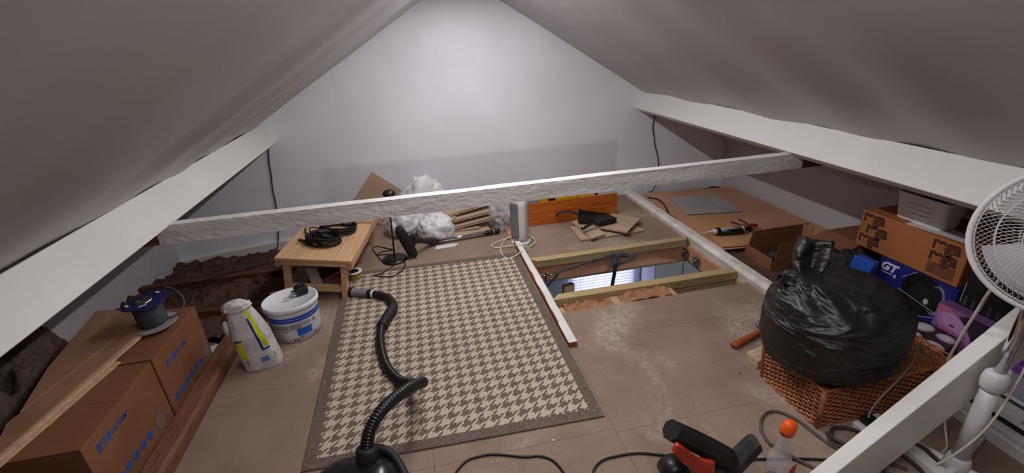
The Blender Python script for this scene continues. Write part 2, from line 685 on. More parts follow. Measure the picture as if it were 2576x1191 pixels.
# ---------------------------------------------------------------- ridge lamps
M_LED = NT('lamp_diffuser')
M_LED.set(lin((250, 250, 250)), 0.4)
M_LED.b.inputs['Emission Color'].default_value = (1.0, 0.97, 0.96, 1)
M_LED.b.inputs['Emission Strength'].default_value = 4.0
M_LED = M_LED.m
for i, ((lx, ly, lz), ln) in enumerate(LAMPS):
    t = thing('ridge_batten_light', ('white tube light fixed under the ridge near the gable wall', 'white tube light fixed under the ridge behind the camera')[i], 'lamp', (lx, ly, lz), group='ridge lights')
    obj('housing', box(-0.03, 0.03, -ln / 2, ln / 2, 0.012, 0.03), M_WHITEPL, t, bevel=0.006)
    obj('diffuser', tube([(0, -ln / 2 + 0.01, 0.004), (0, ln / 2 - 0.01, 0.004)], 0.012, 12, smooth=False), M_LED, t, smooth=True)
    la = bpy.data.lights.new('batten_glow', 'AREA')
    la.shape = 'RECTANGLE'
    la.size = 0.03
    la.size_y = ln
    la.energy = LAMP_W * (1.22, 0.82)[i]
    la.color = (1.0, 0.985, 1.0)
    lo = bpy.data.objects.new('batten_glow', la)
    COL.objects.link(lo)
    lo.parent = t
    lo.location = (0, 0, -0.012)

#PART2
# ---------------------------------------------------------------- room below, seen through the hatch
M_TEAL = mat('teal_wall_paint', (70, 116, 132), (64, 108, 124), 3, 0.6)
M_LILAC = mat('pale_lilac_paint', (206, 208, 226), (196, 198, 218), 3, 0.6)
M_CARPET = mat('grey_carpet', (120, 116, 118), (100, 96, 98), 30, 0.95)
LZ0, LZ1 = -2.55, -0.169
wl = obj('wall_back', join(box(-0.3, 1.33, 4.02, 4.12, LZ0, LZ1), box(2.07, 3.3, 4.02, 4.12, LZ0, LZ1), box(1.33, 2.07, 4.02, 4.12, LZ0, -1.75), box(1.33, 2.07, 4.02, 4.12, -0.55, LZ1)), M_LILAC)
tag(wl, 'pale wall around the window in the room below', kind='structure')
tag(obj('wall_left', box(0.2, 0.3, 0.5, 4.02, LZ0, LZ1), M_TEAL), 'teal wall on the left of the room below', kind='structure')
tag(obj('wall_right', box(3.0, 3.1, 0.5, 4.02, LZ0, LZ1), M_TEAL), 'teal wall on the right of the room below', kind='structure')
tag(obj('wall_front', box(0.2, 3.1, 0.4, 0.5, LZ0, LZ1), M_TEAL), 'teal near wall of the room below', kind='structure')
tag(obj('floor', box(0.2, 3.1, 0.5, 4.02, LZ0 - 0.1, LZ0), M_CARPET), 'grey carpet of the room below', kind='structure')
wd = thing('window_1', 'bright window with venetian blind in the room below the hatch', None, (1.7, 4.06, -1.75), kind='structure')
obj('window_frame', xf(ring(-0.37, 0.37, 0.0, 1.2, -0.33, 0.33, 0.05, 1.15, -0.03, 0.03), TR((0, 0, 0), (math.pi / 2, 0, 0))), M_WHITEPAINT, wd)
q = NT('daylight_pane')
q.set((0.9, 0.93, 1.0, 1), 0.2)
q.b.inputs['Emission Color'].default_value = (0.86, 0.90, 1.0, 1)
q.b.inputs['Emission Strength'].default_value = DAY
obj('pane', box(-0.33, 0.33, 0.0, 0.008, 0.05, 1.15), q.m, wd, loc=(0, 0.02, 0))
q = NT('blind_slat')
q.set((0.9, 0.9, 0.95, 1), 0.5)
tl = q.n('ShaderNodeBsdfTranslucent')
tl.inputs[0].default_value = (0.9, 0.9, 1.0, 1)
mx = q.n('ShaderNodeMixShader')
mx.inputs[0].default_value = 0.6
q.l(q.b.outputs[0], mx.inputs[1])
q.l(tl.outputs[0], mx.inputs[2])
q.l(mx.outputs[0], q.out.inputs[0])
M_SLAT = q.m
bl = thing('venetian_blind', 'white venetian blind hanging in the window below the hatch', 'blind', (1.7, 3.985, -0.6))
sv = box(-0.35, 0.35, -0.019, 0.019, -0.0008, 0.0008)
first = None
for i in range(34):
    if first is None:
        first = obj('slat', sv, M_SLAT, bl, loc=(0, 0, -0.03 - i * 0.033), rot=(0.95, 0, 0))
    else:
        c = first.copy()
        COL.objects.link(c)
        c.parent = bl
        c.location = (0, 0, -0.03 - i * 0.033)
obj('head_rail', box(-0.36, 0.36, -0.02, 0.02, 0.0, 0.035), M_WHITEPL, bl)
for x in (-0.25, 0.02, 0.25):
    obj('ladder_cord', rod((x, -0.021, 0.0), (x, -0.021, -1.15), 0.0015, 5), M_WHITECORD, bl)
wr = thing('wardrobe', 'white panelled wardrobe corner seen through the hatch', 'wardrobe', (2.45, 3.86, LZ0))
obj('body', box(-0.3, 0.3, -0.12, 0.15, 0.0, 2.0), M_LILAC, wr, bevel=0.004)
for x in (-0.15, 0.15):
    obj('door', box(x - 0.14, x + 0.14, -0.14, -0.122, 0.05, 1.95), M_WHITEPAINT, wr, bevel=0.006)

cl = thing('added_fill_lamp', 'unseen white lamp added to brighten the room below the hatch', 'lamp', (2.35, 1.3, LZ1))  # added lamp, out of view, only to brighten the room below
obj('rose', lathe([(0.05, -0.02), (0.05, -0.001)], 24)[:2], M_WHITEPL, cl)
obj('shade', lathe([(0.02, -0.03), (0.14, -0.06), (0.15, -0.10), (0.145, -0.10), (0.02, -0.032)], 32, cap=False)[:2], M_WHITEPL, cl, smooth=True)
pl_ = bpy.data.lights.new('added_fill_light', 'POINT')
pl_.energy = 26.0
pl_.shadow_soft_size = 0.05
pl_.color = (0.92, 0.95, 1.0)
po_ = bpy.data.objects.new('added_fill_light', pl_)
COL.objects.link(po_)
po_.parent = cl
po_.location = (0, 0, -0.13)

# ---------------------------------------------------------------- loft hatch
ht = thing('loft_hatch', 'open loft hatch framed in treated timber with pink board lining', 'hatch', (1.25, 2.5, 0))
for p, m in (((0.66, 1.85, 2.752, 2.77), 0), ((0.66, 1.85, 2.26, 2.278), 0), ((0.662, 0.68, 2.279, 2.751), 0), ((1.83, 1.848, 2.279, 2.751), 0)):
    obj('lining_board', box(*p, -0.144, -0.032), M_MDF, ht, world=True, bevel=0.001)
obj('frame_timber', quadbox([(0.632, 2.80), (0.690, 2.740), (1.816, 2.744), (1.848, 2.80)], -0.030, 0.026), M_TREATED, ht, world=True, bevel=0.003)
obj('frame_timber', quadbox([(0.640, 2.222), (1.880, 2.214), (1.815, 2.276), (0.692, 2.284)], -0.030, 0.026), M_TREATED, ht, world=True, bevel=0.003)
obj('trimmer_joist', box(0.66, 1.88, 2.225, 2.258, -0.143, -0.031), M_TREATED, ht, world=True)
for (x0, x1) in ((0.662, 0.70), (0.985, 1.033), (1.340, 1.386), (1.835, 1.875)):
    obj('noggin', box(x0, x1, 2.10, 2.214, -0.12, -0.024 if x0 < 0.7 or x0 > 1.8 else -0.008), M_TREATED, ht, world=True, bevel=0.002)
for (x, y, z) in ((1.79, 2.735, -0.075), (1.80, 2.60, -0.085)):
    b_ = obj('hinge_bracket', join(box(-0.003, 0.024, -0.02, 0.02, -0.03, 0.03)), M_STEEL, ht, loc=(x - 1.25, y - 2.5, z), bevel=0.003)
    obj('bolt', rod((-0.008, 0, 0.01), (0.0, 0, 0.01), 0.008), M_CHROME, b_)
obj('edge_strip', box(0.645, 0.66, 2.285, 2.74, -0.03, -0.002), M_MDF, ht, world=True)
dr = obj('ladder_stile', xf(box(-0.045, 0.045, -0.02, 0.02, -2.195, 0.03), TR((0.977, 2.948, -0.35), (0, 0, 0.2))), M_PINEX, ht, world=True, bevel=0.002)

ld = thing('loft_ladder_spring_gear', 'steel spring, chain and hinge arm of the folding loft ladder', 'mechanism', (1.0, 2.72, -0.06))
hx = []
for i in range(40 * 10 + 1):
    t_ = i / 400
    a_ = 2 * math.pi * i / 10
    hx.append((0.80 + (1.225 - 0.80) * t_, 2.722 + 0.009 * math.cos(a_), -0.075 + 0.078 * t_ + 0.009 * math.sin(a_)))
obj('spring', tube(hx, 0.0028, 5, smooth=False), M_DARKST, ld, smooth=True, world=True)
for i in range(6):
    cx = 0.672 + 0.022 * i
    lk = [(cx + 0.016 * math.cos(a), 2.722 + (0.009 * math.sin(a) if i % 2 else 0), -0.088 + 0.002 * i + (0 if i % 2 else 0.009 * math.sin(a))) for a in [2 * math.pi * k / 10 for k in range(10)]]
    obj('chain_link', tube(lk, 0.003, 6, per=2, closed=True), M_CHROME, ld, smooth=True, world=True)
obj('brace_bar', xf(box(-0.008, 0.008, -0.002, 0.002, -0.05, 0.05), TR((0.740, 2.73, -0.125), (0, 0.05, 0))), M_STEEL, ld, world=True)
obj('brace_bar', xf(box(-0.008, 0.008, -0.002, 0.002, -0.062, 0.062), TR((0.790, 2.728, -0.135), (0, 0.75, 0))), M_STEEL, ld, world=True)
tri = [(1.225, 0.012), (1.285, 0.010), (1.408, -0.030), (1.405, -0.046), (1.292, -0.088), (1.245, -0.112), (1.222, -0.10)]
hole = [(1.285, -0.018), (1.36, -0.034), (1.282, -0.066)]
bm_ = bmesh.new()
obj('hinge_plate', prism([(1.225, 0.012), (1.285, 0.010), (1.285, -0.014), (1.278, -0.07), (1.292, -0.088), (1.245, -0.112), (1.222, -0.10)], 2.716, 2.724), M_DARKST, ld, world=True, bevel=0.002)
obj('hinge_plate_arm', prism([(1.285, 0.010), (1.410, -0.030), (1.405, -0.046), (1.286, -0.014)], 2.716, 2.724), M_DARKST, ld, world=True)
obj('hinge_plate_arm', prism([(1.405, -0.048), (1.292, -0.088), (1.279, -0.069), (1.384, -0.042)], 2.716, 2.724), M_DARKST, ld, world=True)
for (x, z) in ((1.262, -0.01), (1.398, -0.036), (1.25, -0.095)):
    obj('rivet', rod((x, 2.708, z), (x, 2.718, z), 0.008), M_CHROME, ld, world=True)
obj('arm', xf(box(-0.013, 0.013, -0.003, 0.003, -0.42, 0.0), TR((1.252, 2.712, -0.085), (0.05, 0.10, 0))), M_BLACKM, ld, world=True)


def insul(name, x0, x1, y0, y1, n, fz, m, label):
    nx = max(4, int((x1 - x0) / n))
    ny = max(4, int((y1 - y0) / n))
    v, f = grid(x0, x1, nx, y0, y1, ny, fz)
    o = obj(name, (v, f), m, smooth=True)
    sm = o.modifiers.new('solid', 'SOLIDIFY')
    sm.thickness = 0.01
    sm.offset = -1
    return tag(o, label, 'insulation', kind='stuff')


insul('insulation', 0.70, 0.985, 2.115, 2.222, 0.008, lambda x, y: -0.035 + 0.020 * ridged(x * 9, y * 9, 1) + 0.012 * fbm(x * 25, y * 25), M_INSULP, 'orange glass wool showing in the hatch gap on the left')
insul('insulation', 1.035, 1.340, 2.115, 2.222, 0.008, lambda x, y: -0.030 + 0.022 * ridged(x * 9, y * 9, 4) + 0.012 * fbm(x * 25, y * 25), M_INSULP, 'orange glass wool showing in the middle of the hatch gap')


def pit(x, y):
    z = -0.075 + 0.030 * ridged(x * 3.2, y * 5.5, 2, 3) * 0.8 + 0.034 * fbm(x * 11, y * 15, 3, 4) + 0.012 * fbm(x * 50, y * 60, 1, 3)
    for yj in (2.855, 3.31):
        z -= 0.07 * math.exp(-((y - yj) / 0.055) ** 2)
    z -= 0.075 * max(0.0, min(1.0, (y - 3.35) / 0.35))
    return max(-0.135, z)


insul('insulation', -2.045, -1.0, 2.52, 3.885, 0.009, pit, M_INSUL, 'dirty brown glass wool in the left eaves beyond the boxes')


def heap(x, y):
    xc = -1.545 - 0.20 * max(0.0, min(1.0, (y - 1.75) / 0.45))
    e = (1 / (1 + math.exp((x - xc) / 0.022))) * (1 / (1 + math.exp((y - 2.30) / 0.05)))
    return min(SL * (x - RX) + RZ - 0.035, -0.10 + 0.41 * e + (0.055 * ridged(x * 6, y * 6, 7, 3) + 0.060 * fbm(x * 14, y * 14, 2, 4)) * (0.3 + e))


insul('insulation', -2.045, -1.165, 0.2, 2.515, 0.010, heap, M_INSUL2, 'purple brown heap of glass wool behind the printed boxes')


def pitr(x, y):
    return -0.055 + 0.018 * ridged(x * 6, y * 6, 3, 3) + 0.012 * fbm(x * 22, y * 22, 1, 3)


insul('insulation', 1.935, 2.885, 1.85, 3.88, 0.016, pitr, M_INSUL, 'brown glass wool between the right floor plate and the knee wall')
for i, y in enumerate((2.855, 3.31)):
    tag(obj('ceiling_joist', box(-2.04, -0.66, y - 0.022, y + 0.022, -0.143, -0.028 - 0.012 * (1 - i)), M_RAWBEAM, bevel=0.004),
        ('dark ceiling joist crossing the insulation nearest the printed boxes', 'dark ceiling joist crossing the insulation nearer the gable wall')[i], 'joist')

# floor plates (white painted strips)
lp = thing('floor_plate', 'narrow white topped timber strip between rug and hatch', 'timber', (0.62, 2.4, 0))
obj('timber', box(0.600, 0.645, 1.806, 3.10, 0.0005, 0.030), mat_wood('red_brown_timber', (150, 86, 54), (120, 66, 40), (14, 1, 14)), lp, world=True, bevel=0.002)
pl = [(0.6005, 0.031), (0.6445, 0.031)]


def paint_edge(y):
    return 0.6005 + 0.006 * (1 + fbm(y * 8, 3, 1, 3)) * (1 if y > 2.0 else 0)


v_, f_ = [], []
for i in range(81):
    y = 1.807 + (3.10 - 1.807) * i / 80
    v_ += [(paint_edge(y), y, 0.0302), (0.6449, y, 0.0302), (0.6449, y, 0.0314), (paint_edge(y), y, 0.0314)]
for i in range(80):
    for k in range(4):
        l_ = (k + 1) % 4
        f_.append((i * 4 + k, i * 4 + l_, i * 4 + 4 + l_, i * 4 + 4 + k))
f_ += [(0, 1, 2, 3), (323, 322, 321, 320)]
obj('white_paint', (v_, f_), M_WHITEPAINT, lp, world=True)
tag(obj('floor_batten', box(0.596, 0.650, 3.104, 3.46, 0.0005, 0.008), M_MDF, bevel=0.001), 'bare brown batten continuing the white strip towards the heater', 'timber')
rp = obj('floor_plate', prism([(1.848, 0.0), (1.842, 0.03), (1.868, 0.048), (1.915, 0.050), (1.932, 0.036), (1.934, -0.12), (1.87, -0.12)], 1.78, 3.88), mat('chipped_white_paint', (226, 222, 216), (206, 198, 190), 14, 0.5, 0.25, 40, 0.003), bevel=0.002)
tag(rp, 'chipped white floor plate running from gable wall past the hatch', 'timber')
tag(obj('floor_edge_timber', prism([(-1.160, -0.10), (-1.075, -0.10), (-1.074, 0.045), (-1.085, 0.058), (-1.155, 0.058)], 0.2, 2.51), mat_wood('red_stained_timber', (134, 92, 74), (104, 68, 54), (14, 0.9, 14)), bevel=0.003),
    'reddish timber edging the floor beside the printed boxes', 'timber')

# ---------------------------------------------------------------- rug
def m_rug():
    q = NT('houndstooth_weave')
    v = q.coord()
    dn = q.noise(v, 55.0, 3.0)
    d = q.math('MULTIPLY', q.math('SUBTRACT', dn, 0.5), 0.30)
    sep = q.n('ShaderNodeSeparateXYZ')
    q.l(v, sep.inputs[0])
    P = 0.0585
    u = q.math('ADD', q.math('DIVIDE', q.math('ADD', sep.outputs[0], 5.0), P), d)
    w = q.math('ADD', q.math('DIVIDE', q.math('ADD', sep.outputs[1], 5.0), P), q.math('MULTIPLY', d, 0.6))
    fu = q.math('FRACT', u)
    fw = q.math('FRACT', w)
    s = q.math('LESS_THAN', q.math('FRACT', q.math('MULTIPLY', q.math('SUBTRACT', u, w), 2.0)), 0.46)
    a = q.math('LESS_THAN', fu, 0.48)
    b = q.math('LESS_THAN', fw, 0.48)
    dark = q.math('ADD', q.math('MULTIPLY', s, a), q.math('MULTIPLY', q.math('SUBTRACT', 1.0, s), b))
    yv = q.noise(q.coord((400, 40, 1)), 1.0, 3.0)
    dk = q.mix(q.ramp(yv, 0.35, 0.65), lin((132, 115, 102)), lin((92, 79, 71)))
    lt = q.mix(q.ramp(yv, 0.3, 0.7), lin((202, 188, 170)), lin((184, 168, 150)))
    soil = q.ramp(q.noise(v, 2.0, 4.0), 0.4, 0.75)
    lt = q.mix(q.math('MULTIPLY', soil, 0.3), lt, lin((172, 156, 138)))
    q.set(q.mix(dark, lt, dk), 0.95, 0.0, 0.1)
    wv = q.n('ShaderNodeTexWave')
    wv.inputs['Scale'].default_value = 120.0
    q.l(v, wv.inputs['Vector'])
    hh = q.math('ADD', q.math('MULTIPLY', wv.outputs[1], 0.4), q.math('MULTIPLY', dark, -0.6))
    q.bump(hh, 0.5, 0.002)
    return q.m


def m_rugborder():
    q = NT('rug_border_weave')
    yv = q.noise(q.coord((1, 1, 1)), 160.0, 4.0, 0.7)
    q.set(q.mix(q.ramp(yv, 0.35, 0.65), lin((128, 112, 102)), lin((90, 77, 70))), 0.95, 0.0, 0.1)
    q.bump(yv, 0.9, 0.003)
    return q.m


rg = thing('rug', 'beige and brown houndstooth rug with a brown border', 'rug', (0, 2.16, 0))
C_ = [Vector((-0.587, 1.369, 0)), Vector((0.597, 1.335, 0)), Vector((0.590, 2.957, 0)), Vector((-0.612, 3.000, 0))]
cen = sum(C_, Vector()) / 4
bw = 0.048


def rq(s, t):
    return C_[0] * (1 - s) * (1 - t) + C_[1] * s * (1 - t) + C_[2] * s * t + C_[3] * (1 - s) * t


def rug_surf(s0, s1, t0, t1, ns, nt, z):
    v, f = [], []
    for zz in (0.0006, z):
        for j in range(nt + 1):
            for i in range(ns + 1):
                p = rq(s0 + (s1 - s0) * i / ns, t0 + (t1 - t0) * j / nt)
                k = 0.0
                v.append((p.x, p.y, zz))
    N = (ns + 1) * (nt + 1)
    for j in range(nt):
        for i in range(ns):
            a = j * (ns + 1) + i
            f.append((N + a, N + a + 1, N + a + ns + 2, N + a + ns + 1))
            f.append((a, a + ns + 1, a + ns + 2, a + 1))
    for i in range(ns):
        f.append((i, i + 1, N + i + 1, N + i))
        a = nt * (ns + 1) + i
        f.append((a + 1, a, N + a, N + a + 1))
    for j in range(nt):
        a = j * (ns + 1)
        f.append((a + ns + 1, a, N + a, N + a + ns + 1))
        a += ns
        f.append((a, a + ns + 1, N + a + ns + 1, N + a))
    return v, f


bs, bt = 0.040, 0.030
obj('woven_field', rug_surf(bs, 1 - bs, bt, 1 - bt, 10, 10, 0.006), m_rug(), rg, world=True)
o_ = [rq(0, 0), rq(1, 0), rq(1, 1), rq(0, 1)]
i_ = [rq(bs, bt), rq(1 - bs, bt), rq(1 - bs, 1 - bt), rq(bs, 1 - bt)]
v_ = [(p.x, p.y, 0.0005) for p in o_ + i_] + [(p.x, p.y, 0.0085) for p in o_ + i_]
f_ = []
for i in range(4):
    j = (i + 1) % 4
    f_ += [(i, j, 4 + j, 4 + i), (8 + i, 12 + i, 12 + j, 8 + j), (i, 8 + i, 8 + j, j), (4 + i, 4 + j, 12 + j, 12 + i)]
obj('border', (v_, f_), m_rugborder(), rg, world=True, bevel=0.002)
#PART3
# ---------------------------------------------------------------- left: printed boxes, sheets, spool
M_DOT = M_BLUEPRINT
M_CIRC = mat('faded_blue_print', (128, 104, 84), (118, 96, 78), 20, 0.7)


def printed_box(y0, y1, label, logo, circ, dots):
    t = thing('cardboard_box', label, 'box', (-1.35, (y0 + y1) / 2, -0.10), group='blue printed cartons')
    obj('carton', box(-1.462, -1.172, y0, y1, -0.10, 0.318), M_CARD, t, world=True, bevel=0.003)
    obj('flap', xf(box(-0.104, 0.186, 0.0, (y1 - y0) / 2 - 0.002, -0.002, 0.002), TR((-1.358, y0, 0.322), (0.015, 0.0, 0))), M_CARD, t, world=True)
    obj('flap', xf(box(-0.104, 0.186, -(y1 - y0) / 2 + 0.002, 0.0, -0.002, 0.002), TR((-1.358, y1, 0.322), (-0.006, 0.0, 0))), M_CARD, t, world=True)
    F = Matrix(((0, 0, 1, -1.1716), (1, 0, 0, 0), (0, 1, 0, 0), (0, 0, 0, 1)))   # text x -> +y, text y -> +z
    Fi = Matrix.Translation(-Vector(t.location)) @ F
    (ly, lz) = logo
    obj('logo_block', prism([(ly, lz), (ly + 0.075, lz), (ly + 0.083, lz + 0.030), (ly + 0.008, lz + 0.030)], -1.1719, -1.1708, 'x'), M_BLUEPRINT, t, world=True)
    lettering('BE', 0.030, M_CARD, t, Fi @ Matrix.Translation((ly + 0.016, lz + 0.004, 0.0009)), 0.0004, 0.25, sx=1.35)
    lettering('ADAM', 0.030, M_BLUEPRINT, t, Fi @ Matrix.Translation((ly + 0.084, lz + 0.004, 0.0003)), 0.0006, 0.25, sx=1.05)
    obj('print_line', box(-1.1719, -1.1708, ly + 0.01, ly + 0.12, lz - 0.007, lz - 0.004), M_CIRC, t, world=True)
    cy, cz, ra, rb = circ
    el = [(cy + ra * math.cos(a), cz + rb * math.sin(a)) for a in [2 * math.pi * k / 28 for k in range(28)]]
    obj('print_disc', prism(el, -1.1719, -1.1709, 'x'), M_CIRC, t, world=True)
    obj('print_ring', tube([(-1.1712, a, b) for a, b in el], 0.0009, 5, per=1, closed=True), M_BLUEPRINT, t, world=True)
    pz = dots[0][1]
    obj('print_line', box(-1.1719, -1.1709, dots[-1][0] - 0.03, circ[0] - ra, pz - 0.001, pz + 0.0015), M_BLUEPRINT, t, world=True)
    obj('print_line', box(-1.1719, -1.1709, cy + ra, cy + ra + 0.025, cz - 0.001, cz + 0.001), M_BLUEPRINT, t, world=True)
    for (a, b) in dots:
        el = [(a + 0.018 * math.cos(q_), b + 0.017 * math.sin(q_)) for q_ in [2 * math.pi * k / 14 for k in range(14)]]
        obj('print_dot', prism(el, -1.1719, -1.1706, 'x'), M_BLUEPRINT, t, world=True)
    return t


b1 = printed_box(1.335, 1.780, 'nearest brown carton with blue logo and bead print, bottom left', (1.385, 0.248), (1.694, 0.096, 0.030, 0.037),
                 [(1.613, 0.099), (1.564, 0.1), (1.515, 0.1), (1.468, 0.1), (1.42, 0.1)])
b2 = printed_box(1.792, 2.215, 'farther brown carton with blue logo carrying the cable spool', (1.862, 0.228), (2.172, 0.083, 0.028, 0.036),
                 [(2.093, 0.084), (2.044, 0.084), (1.996, 0.085), (1.948, 0.085), (1.899, 0.086), (1.851, 0.086)])
for i in range(3):
    obj('staple', box(-1.20 - 0.002, -1.20 + 0.002, 1.3335, 1.3348, 0.28 - i * 0.05, 0.292 - i * 0.05), M_CHROME, b1, world=True)

M_HB = mat('brown_fibreboard', (170, 128, 98), (152, 112, 84), 5, 0.7)
M_HBE = mat('pale_fibre_edge', (216, 184, 152), (196, 160, 128), 60, 0.9)


def slab_(name, p, z0, z1, m, label, cat='board', tilt=None, group=None, edge=None):
    o = obj(name, quadbox(p, z0, z1), m, bevel=0.0008)
    return tag(o, label, cat, group)


slab_('fibreboard_sheet', [(-1.375, 1.30), (-1.285, 1.80), (-1.345, 1.815), (-1.44, 1.31)], 0.326, 0.334, M_HBE, 'pale strip of fibreboard under the stack on the printed cartons', group='fibreboard sheets')
slab_('fibreboard_sheet', [(-1.385, 1.30), (-1.275, 2.00), (-1.35, 2.05), (-1.44, 1.36)], 0.335, 0.344, M_HBE, 'pale edged lower fibreboard sheet lying across both cartons', group='fibreboard sheets')
slab_('fibreboard_sheet', [(-1.395, 1.31), (-1.29, 2.03), (-1.36, 2.09), (-1.47, 1.50)], 0.345, 0.350, M_HB, 'brown fibreboard sheet second from top on the cartons', group='fibreboard sheets')
slab_('fibreboard_sheet', [(-1.455, 1.54), (-1.352, 2.06), (-1.43, 2.21), (-1.60, 2.24), (-1.53, 1.80)], 0.351, 0.357, M_HB, 'broad brown top sheet beside the glass wool heap', group='fibreboard sheets')

sp = thing('cable_spool', 'half used spool of grey cable with navy top flange', 'cable spool', (-1.262, 2.045, 0.346), (0.0, -0.05, 0.3))
M_NAVY = mat('navy_card', (44, 44, 100), (34, 34, 84), 12, 0.5)
M_GREYCABLE = mat('slate_grey_cable', (78, 80, 92), (60, 62, 72), 12, 0.45)


def octa(r, n=10, w=0.0, ph=0.0):
    return [(r * (1 + w * math.sin(3 * a + ph)) * math.cos(a), r * (1 + w * math.sin(3 * a + ph)) * math.sin(a)) for a in [2 * math.pi * k / n for k in range(n)]]


obj('bottom_flange', quadbox(octa(0.088, 20, 0.02), 0.0, 0.006), mat('grey_card_flange', (168, 164, 160), (150, 146, 142), 10, 0.7), sp)
hx = []
for lay in range(1):
    for i in range(13 * 20 + 1):
        a = 2 * math.pi * i / 20
        hx.append((0.052 * math.cos(a), 0.052 * math.sin(a), 0.012 + i / 260 * 0.098))
obj('wound_cable', tube(hx, 0.0045, 6, smooth=False), M_GREYCABLE, sp, smooth=True)
obj('drum', (lathe([(0.03, 0.003), (0.048, 0.004), (0.048, 0.116), (0.03, 0.117)], 24)[:2]), M_GREYCABLE, sp, smooth=False)
# flange with a hole
n_ = 14
v_, f_ = [], []
for z in (0.118, 0.124):
    for (r_, w_) in ((0.030, 0.0), (0.088, 0.05)):
        for k in range(n_):
            a = 2 * math.pi * k / n_
            rr = r_ * (1 + w_ * math.sin(5 * a + 1))
            v_.append((rr * math.cos(a), rr * math.sin(a), z + (0.008 * math.sin(2 * a) if w_ else 0)))
for k in range(n_):
    l = (k + 1) % n_
    f_ += [(k, l, n_ + l, n_ + k), (2 * n_ + k, 3 * n_ + k, 3 * n_ + l, 2 * n_ + l), (k, 2 * n_ + k, 2 * n_ + l, l), (n_ + k, n_ + l, 3 * n_ + l, 3 * n_ + k)]
tf = obj('top_flange', (v_, f_), M_NAVY, sp)
obj('hub', lathe([(0.024, 0.105), (0.033, 0.106), (0.033, 0.130), (0.026, 0.130), (0.025, 0.108)], 24)[:2], M_CHROME, sp, smooth=True)
for a in (3.6, 4.8, 0.6):
    obj('white_label', xf(box(-0.014, 0.014, -0.006, 0.006, 0.0, 0.0012), TR((0.061 * math.cos(a), 0.061 * math.sin(a), 0.1285 + 0.004 * math.sin(2 * a)), (0, 0, a + 1.57))), M_PAPER, sp)
obj('loose_end', tube([(0.05, -0.01, 0.02), (0.075, 0.0, 0.012), (0.11, 0.04, 0.02), (0.115, 0.09, 0.05), (0.09, 0.12, 0.09), (0.06, 0.13, 0.11)], 0.0045, 8), M_GREYCABLE, sp, smooth=True)
tag(obj('card_sheet', xf(box(-0.05, 0.05, -0.07, 0.07, 0, 0.003), TR((-1.205, 2.31, -0.02), (0.1, -0.1, 0.2))), M_PAPER), 'small white card lying beyond the farther carton', 'card')

# ---------------------------------------------------------------- plaster sack, bucket, plug
def m_sack():
    q = NT('printed_paper_sack')
    uv = q.n('ShaderNodeUVMap').outputs[0]
    sep = q.n('ShaderNodeSeparateXYZ')
    q.l(uv, sep.inputs[0])
    u, v = sep.outputs[0], sep.outputs[1]
    ob = q.coord()
    col = q.mix(q.ramp(q.noise(ob, 14.0, 5.0), 0.35, 0.65), lin((212, 207, 207)), lin((186, 180, 182)))

    def quad(u0, u1, v0, v1, k, sh=0.0):
        nonlocal col
        uu = q.math('ADD', u, q.math('MULTIPLY', v, sh))
        m = q.math('MULTIPLY', q.math('GREATER_THAN', uu, u0), q.math('LESS_THAN', uu, u1))
        m = q.math('MULTIPLY', m, q.math('MULTIPLY', q.math('GREATER_THAN', v, v0), q.math('LESS_THAN', v, v1)))
        col = q.mix(m, col, lin(k))
    GR, BL = (196, 206, 30), (38, 56, 140)
    quad(0.665, 0.73, 0.36, 0.92, GR, 0.0)
    quad(0.640, 0.662, 0.32, 0.80, BL, 0.0)
    quad(0.640, 0.73, 0.315, 0.345, BL)
    quad(0.52, 0.575, 0.22, 0.52, GR, 0.0)
    quad(0.50, 0.585, 0.52, 0.548, BL)
    quad(0.505, 0.518, 0.45, 0.53, BL)
    quad(0.535, 0.56, 0.12, 0.18, (96, 116, 160))
    quad(0.62, 0.665, 0.14, 0.22, (96, 126, 186))
    quad(0.745, 0.76, 0.16, 0.24, (70, 100, 176))
    for k in range(4):
        quad(0.475 + 0.007 * k, 0.479 + 0.007 * k, 0.56, 0.74, (120, 124, 152))
    q.set(col, 0.7, 0.0, 0.2)
    q.bump(q.noise(ob, 30.0, 5.0, 0.6, 1.0), 0.35, 0.008)
    return q.m


def sack():
    nu, nv = 72, 48
    v, f, uv = [], [], []
    H_ = 0.345
    for j in range(nv + 1):
        t = j / nv
        # half widths: broad base, belly, crumpled waist, gathered mouth
        hw = 0.084 * (1 - 0.06 * t) if t < 0.5 else 0.084 * (0.97 - 0.95 * (t - 0.5))
        hd = 0.060 * (1 + 0.1 * math.sin(3 * t)) if t < 0.55 else 0.060 * (1.09 - 1.55 * (t - 0.55))
        if t > 0.93:
            hw *= 1 + 1.4 * (t - 0.93) / 0.07 * 0.25
        for i in range(nu):
            a = 2 * math.pi * i / nu
            ca, sa = math.cos(a), math.sin(a)
            e = 0.55
            x = hw * math.copysign(abs(ca) ** e, ca)
            y = hd * math.copysign(abs(sa) ** e, sa)
            k = 0.010 * ridged(ca * 2.0 + 3, sa * 2.0, t * 4.0, 3) * (0.35 + 1.6 * max(0, t - 0.35))
            k += 0.012 * math.sin(9 * a) * max(0, t - 0.6)
            lean = -0.045 * t
            v.append((x * (1 + k * 4) + lean, y * (1 + k * 5) + 0.02 * t, H_ * t + 0.008 * nz(ca * 2, sa * 2, t * 3) * (t > 0.02)))
            uv.append((i / nu, t))
    for j in range(nv):
        for i in range(nu):
            l = (i + 1) % nu
            f.append((j * nu + i, j * nu + l, (j + 1) * nu + l, (j + 1) * nu + i))
    f.append(tuple(reversed(range(nu))))
    f.append(tuple(range(nv * nu, nv * nu + nu)))
    return v, f, uv


sk_ = thing('plaster_sack', 'crumpled white paper sack with lime and blue print, leaning on bucket', 'sack', (-0.905, 2.115, 0.0), (0, 0, 0.20))
v_, f_, uv_ = sack()
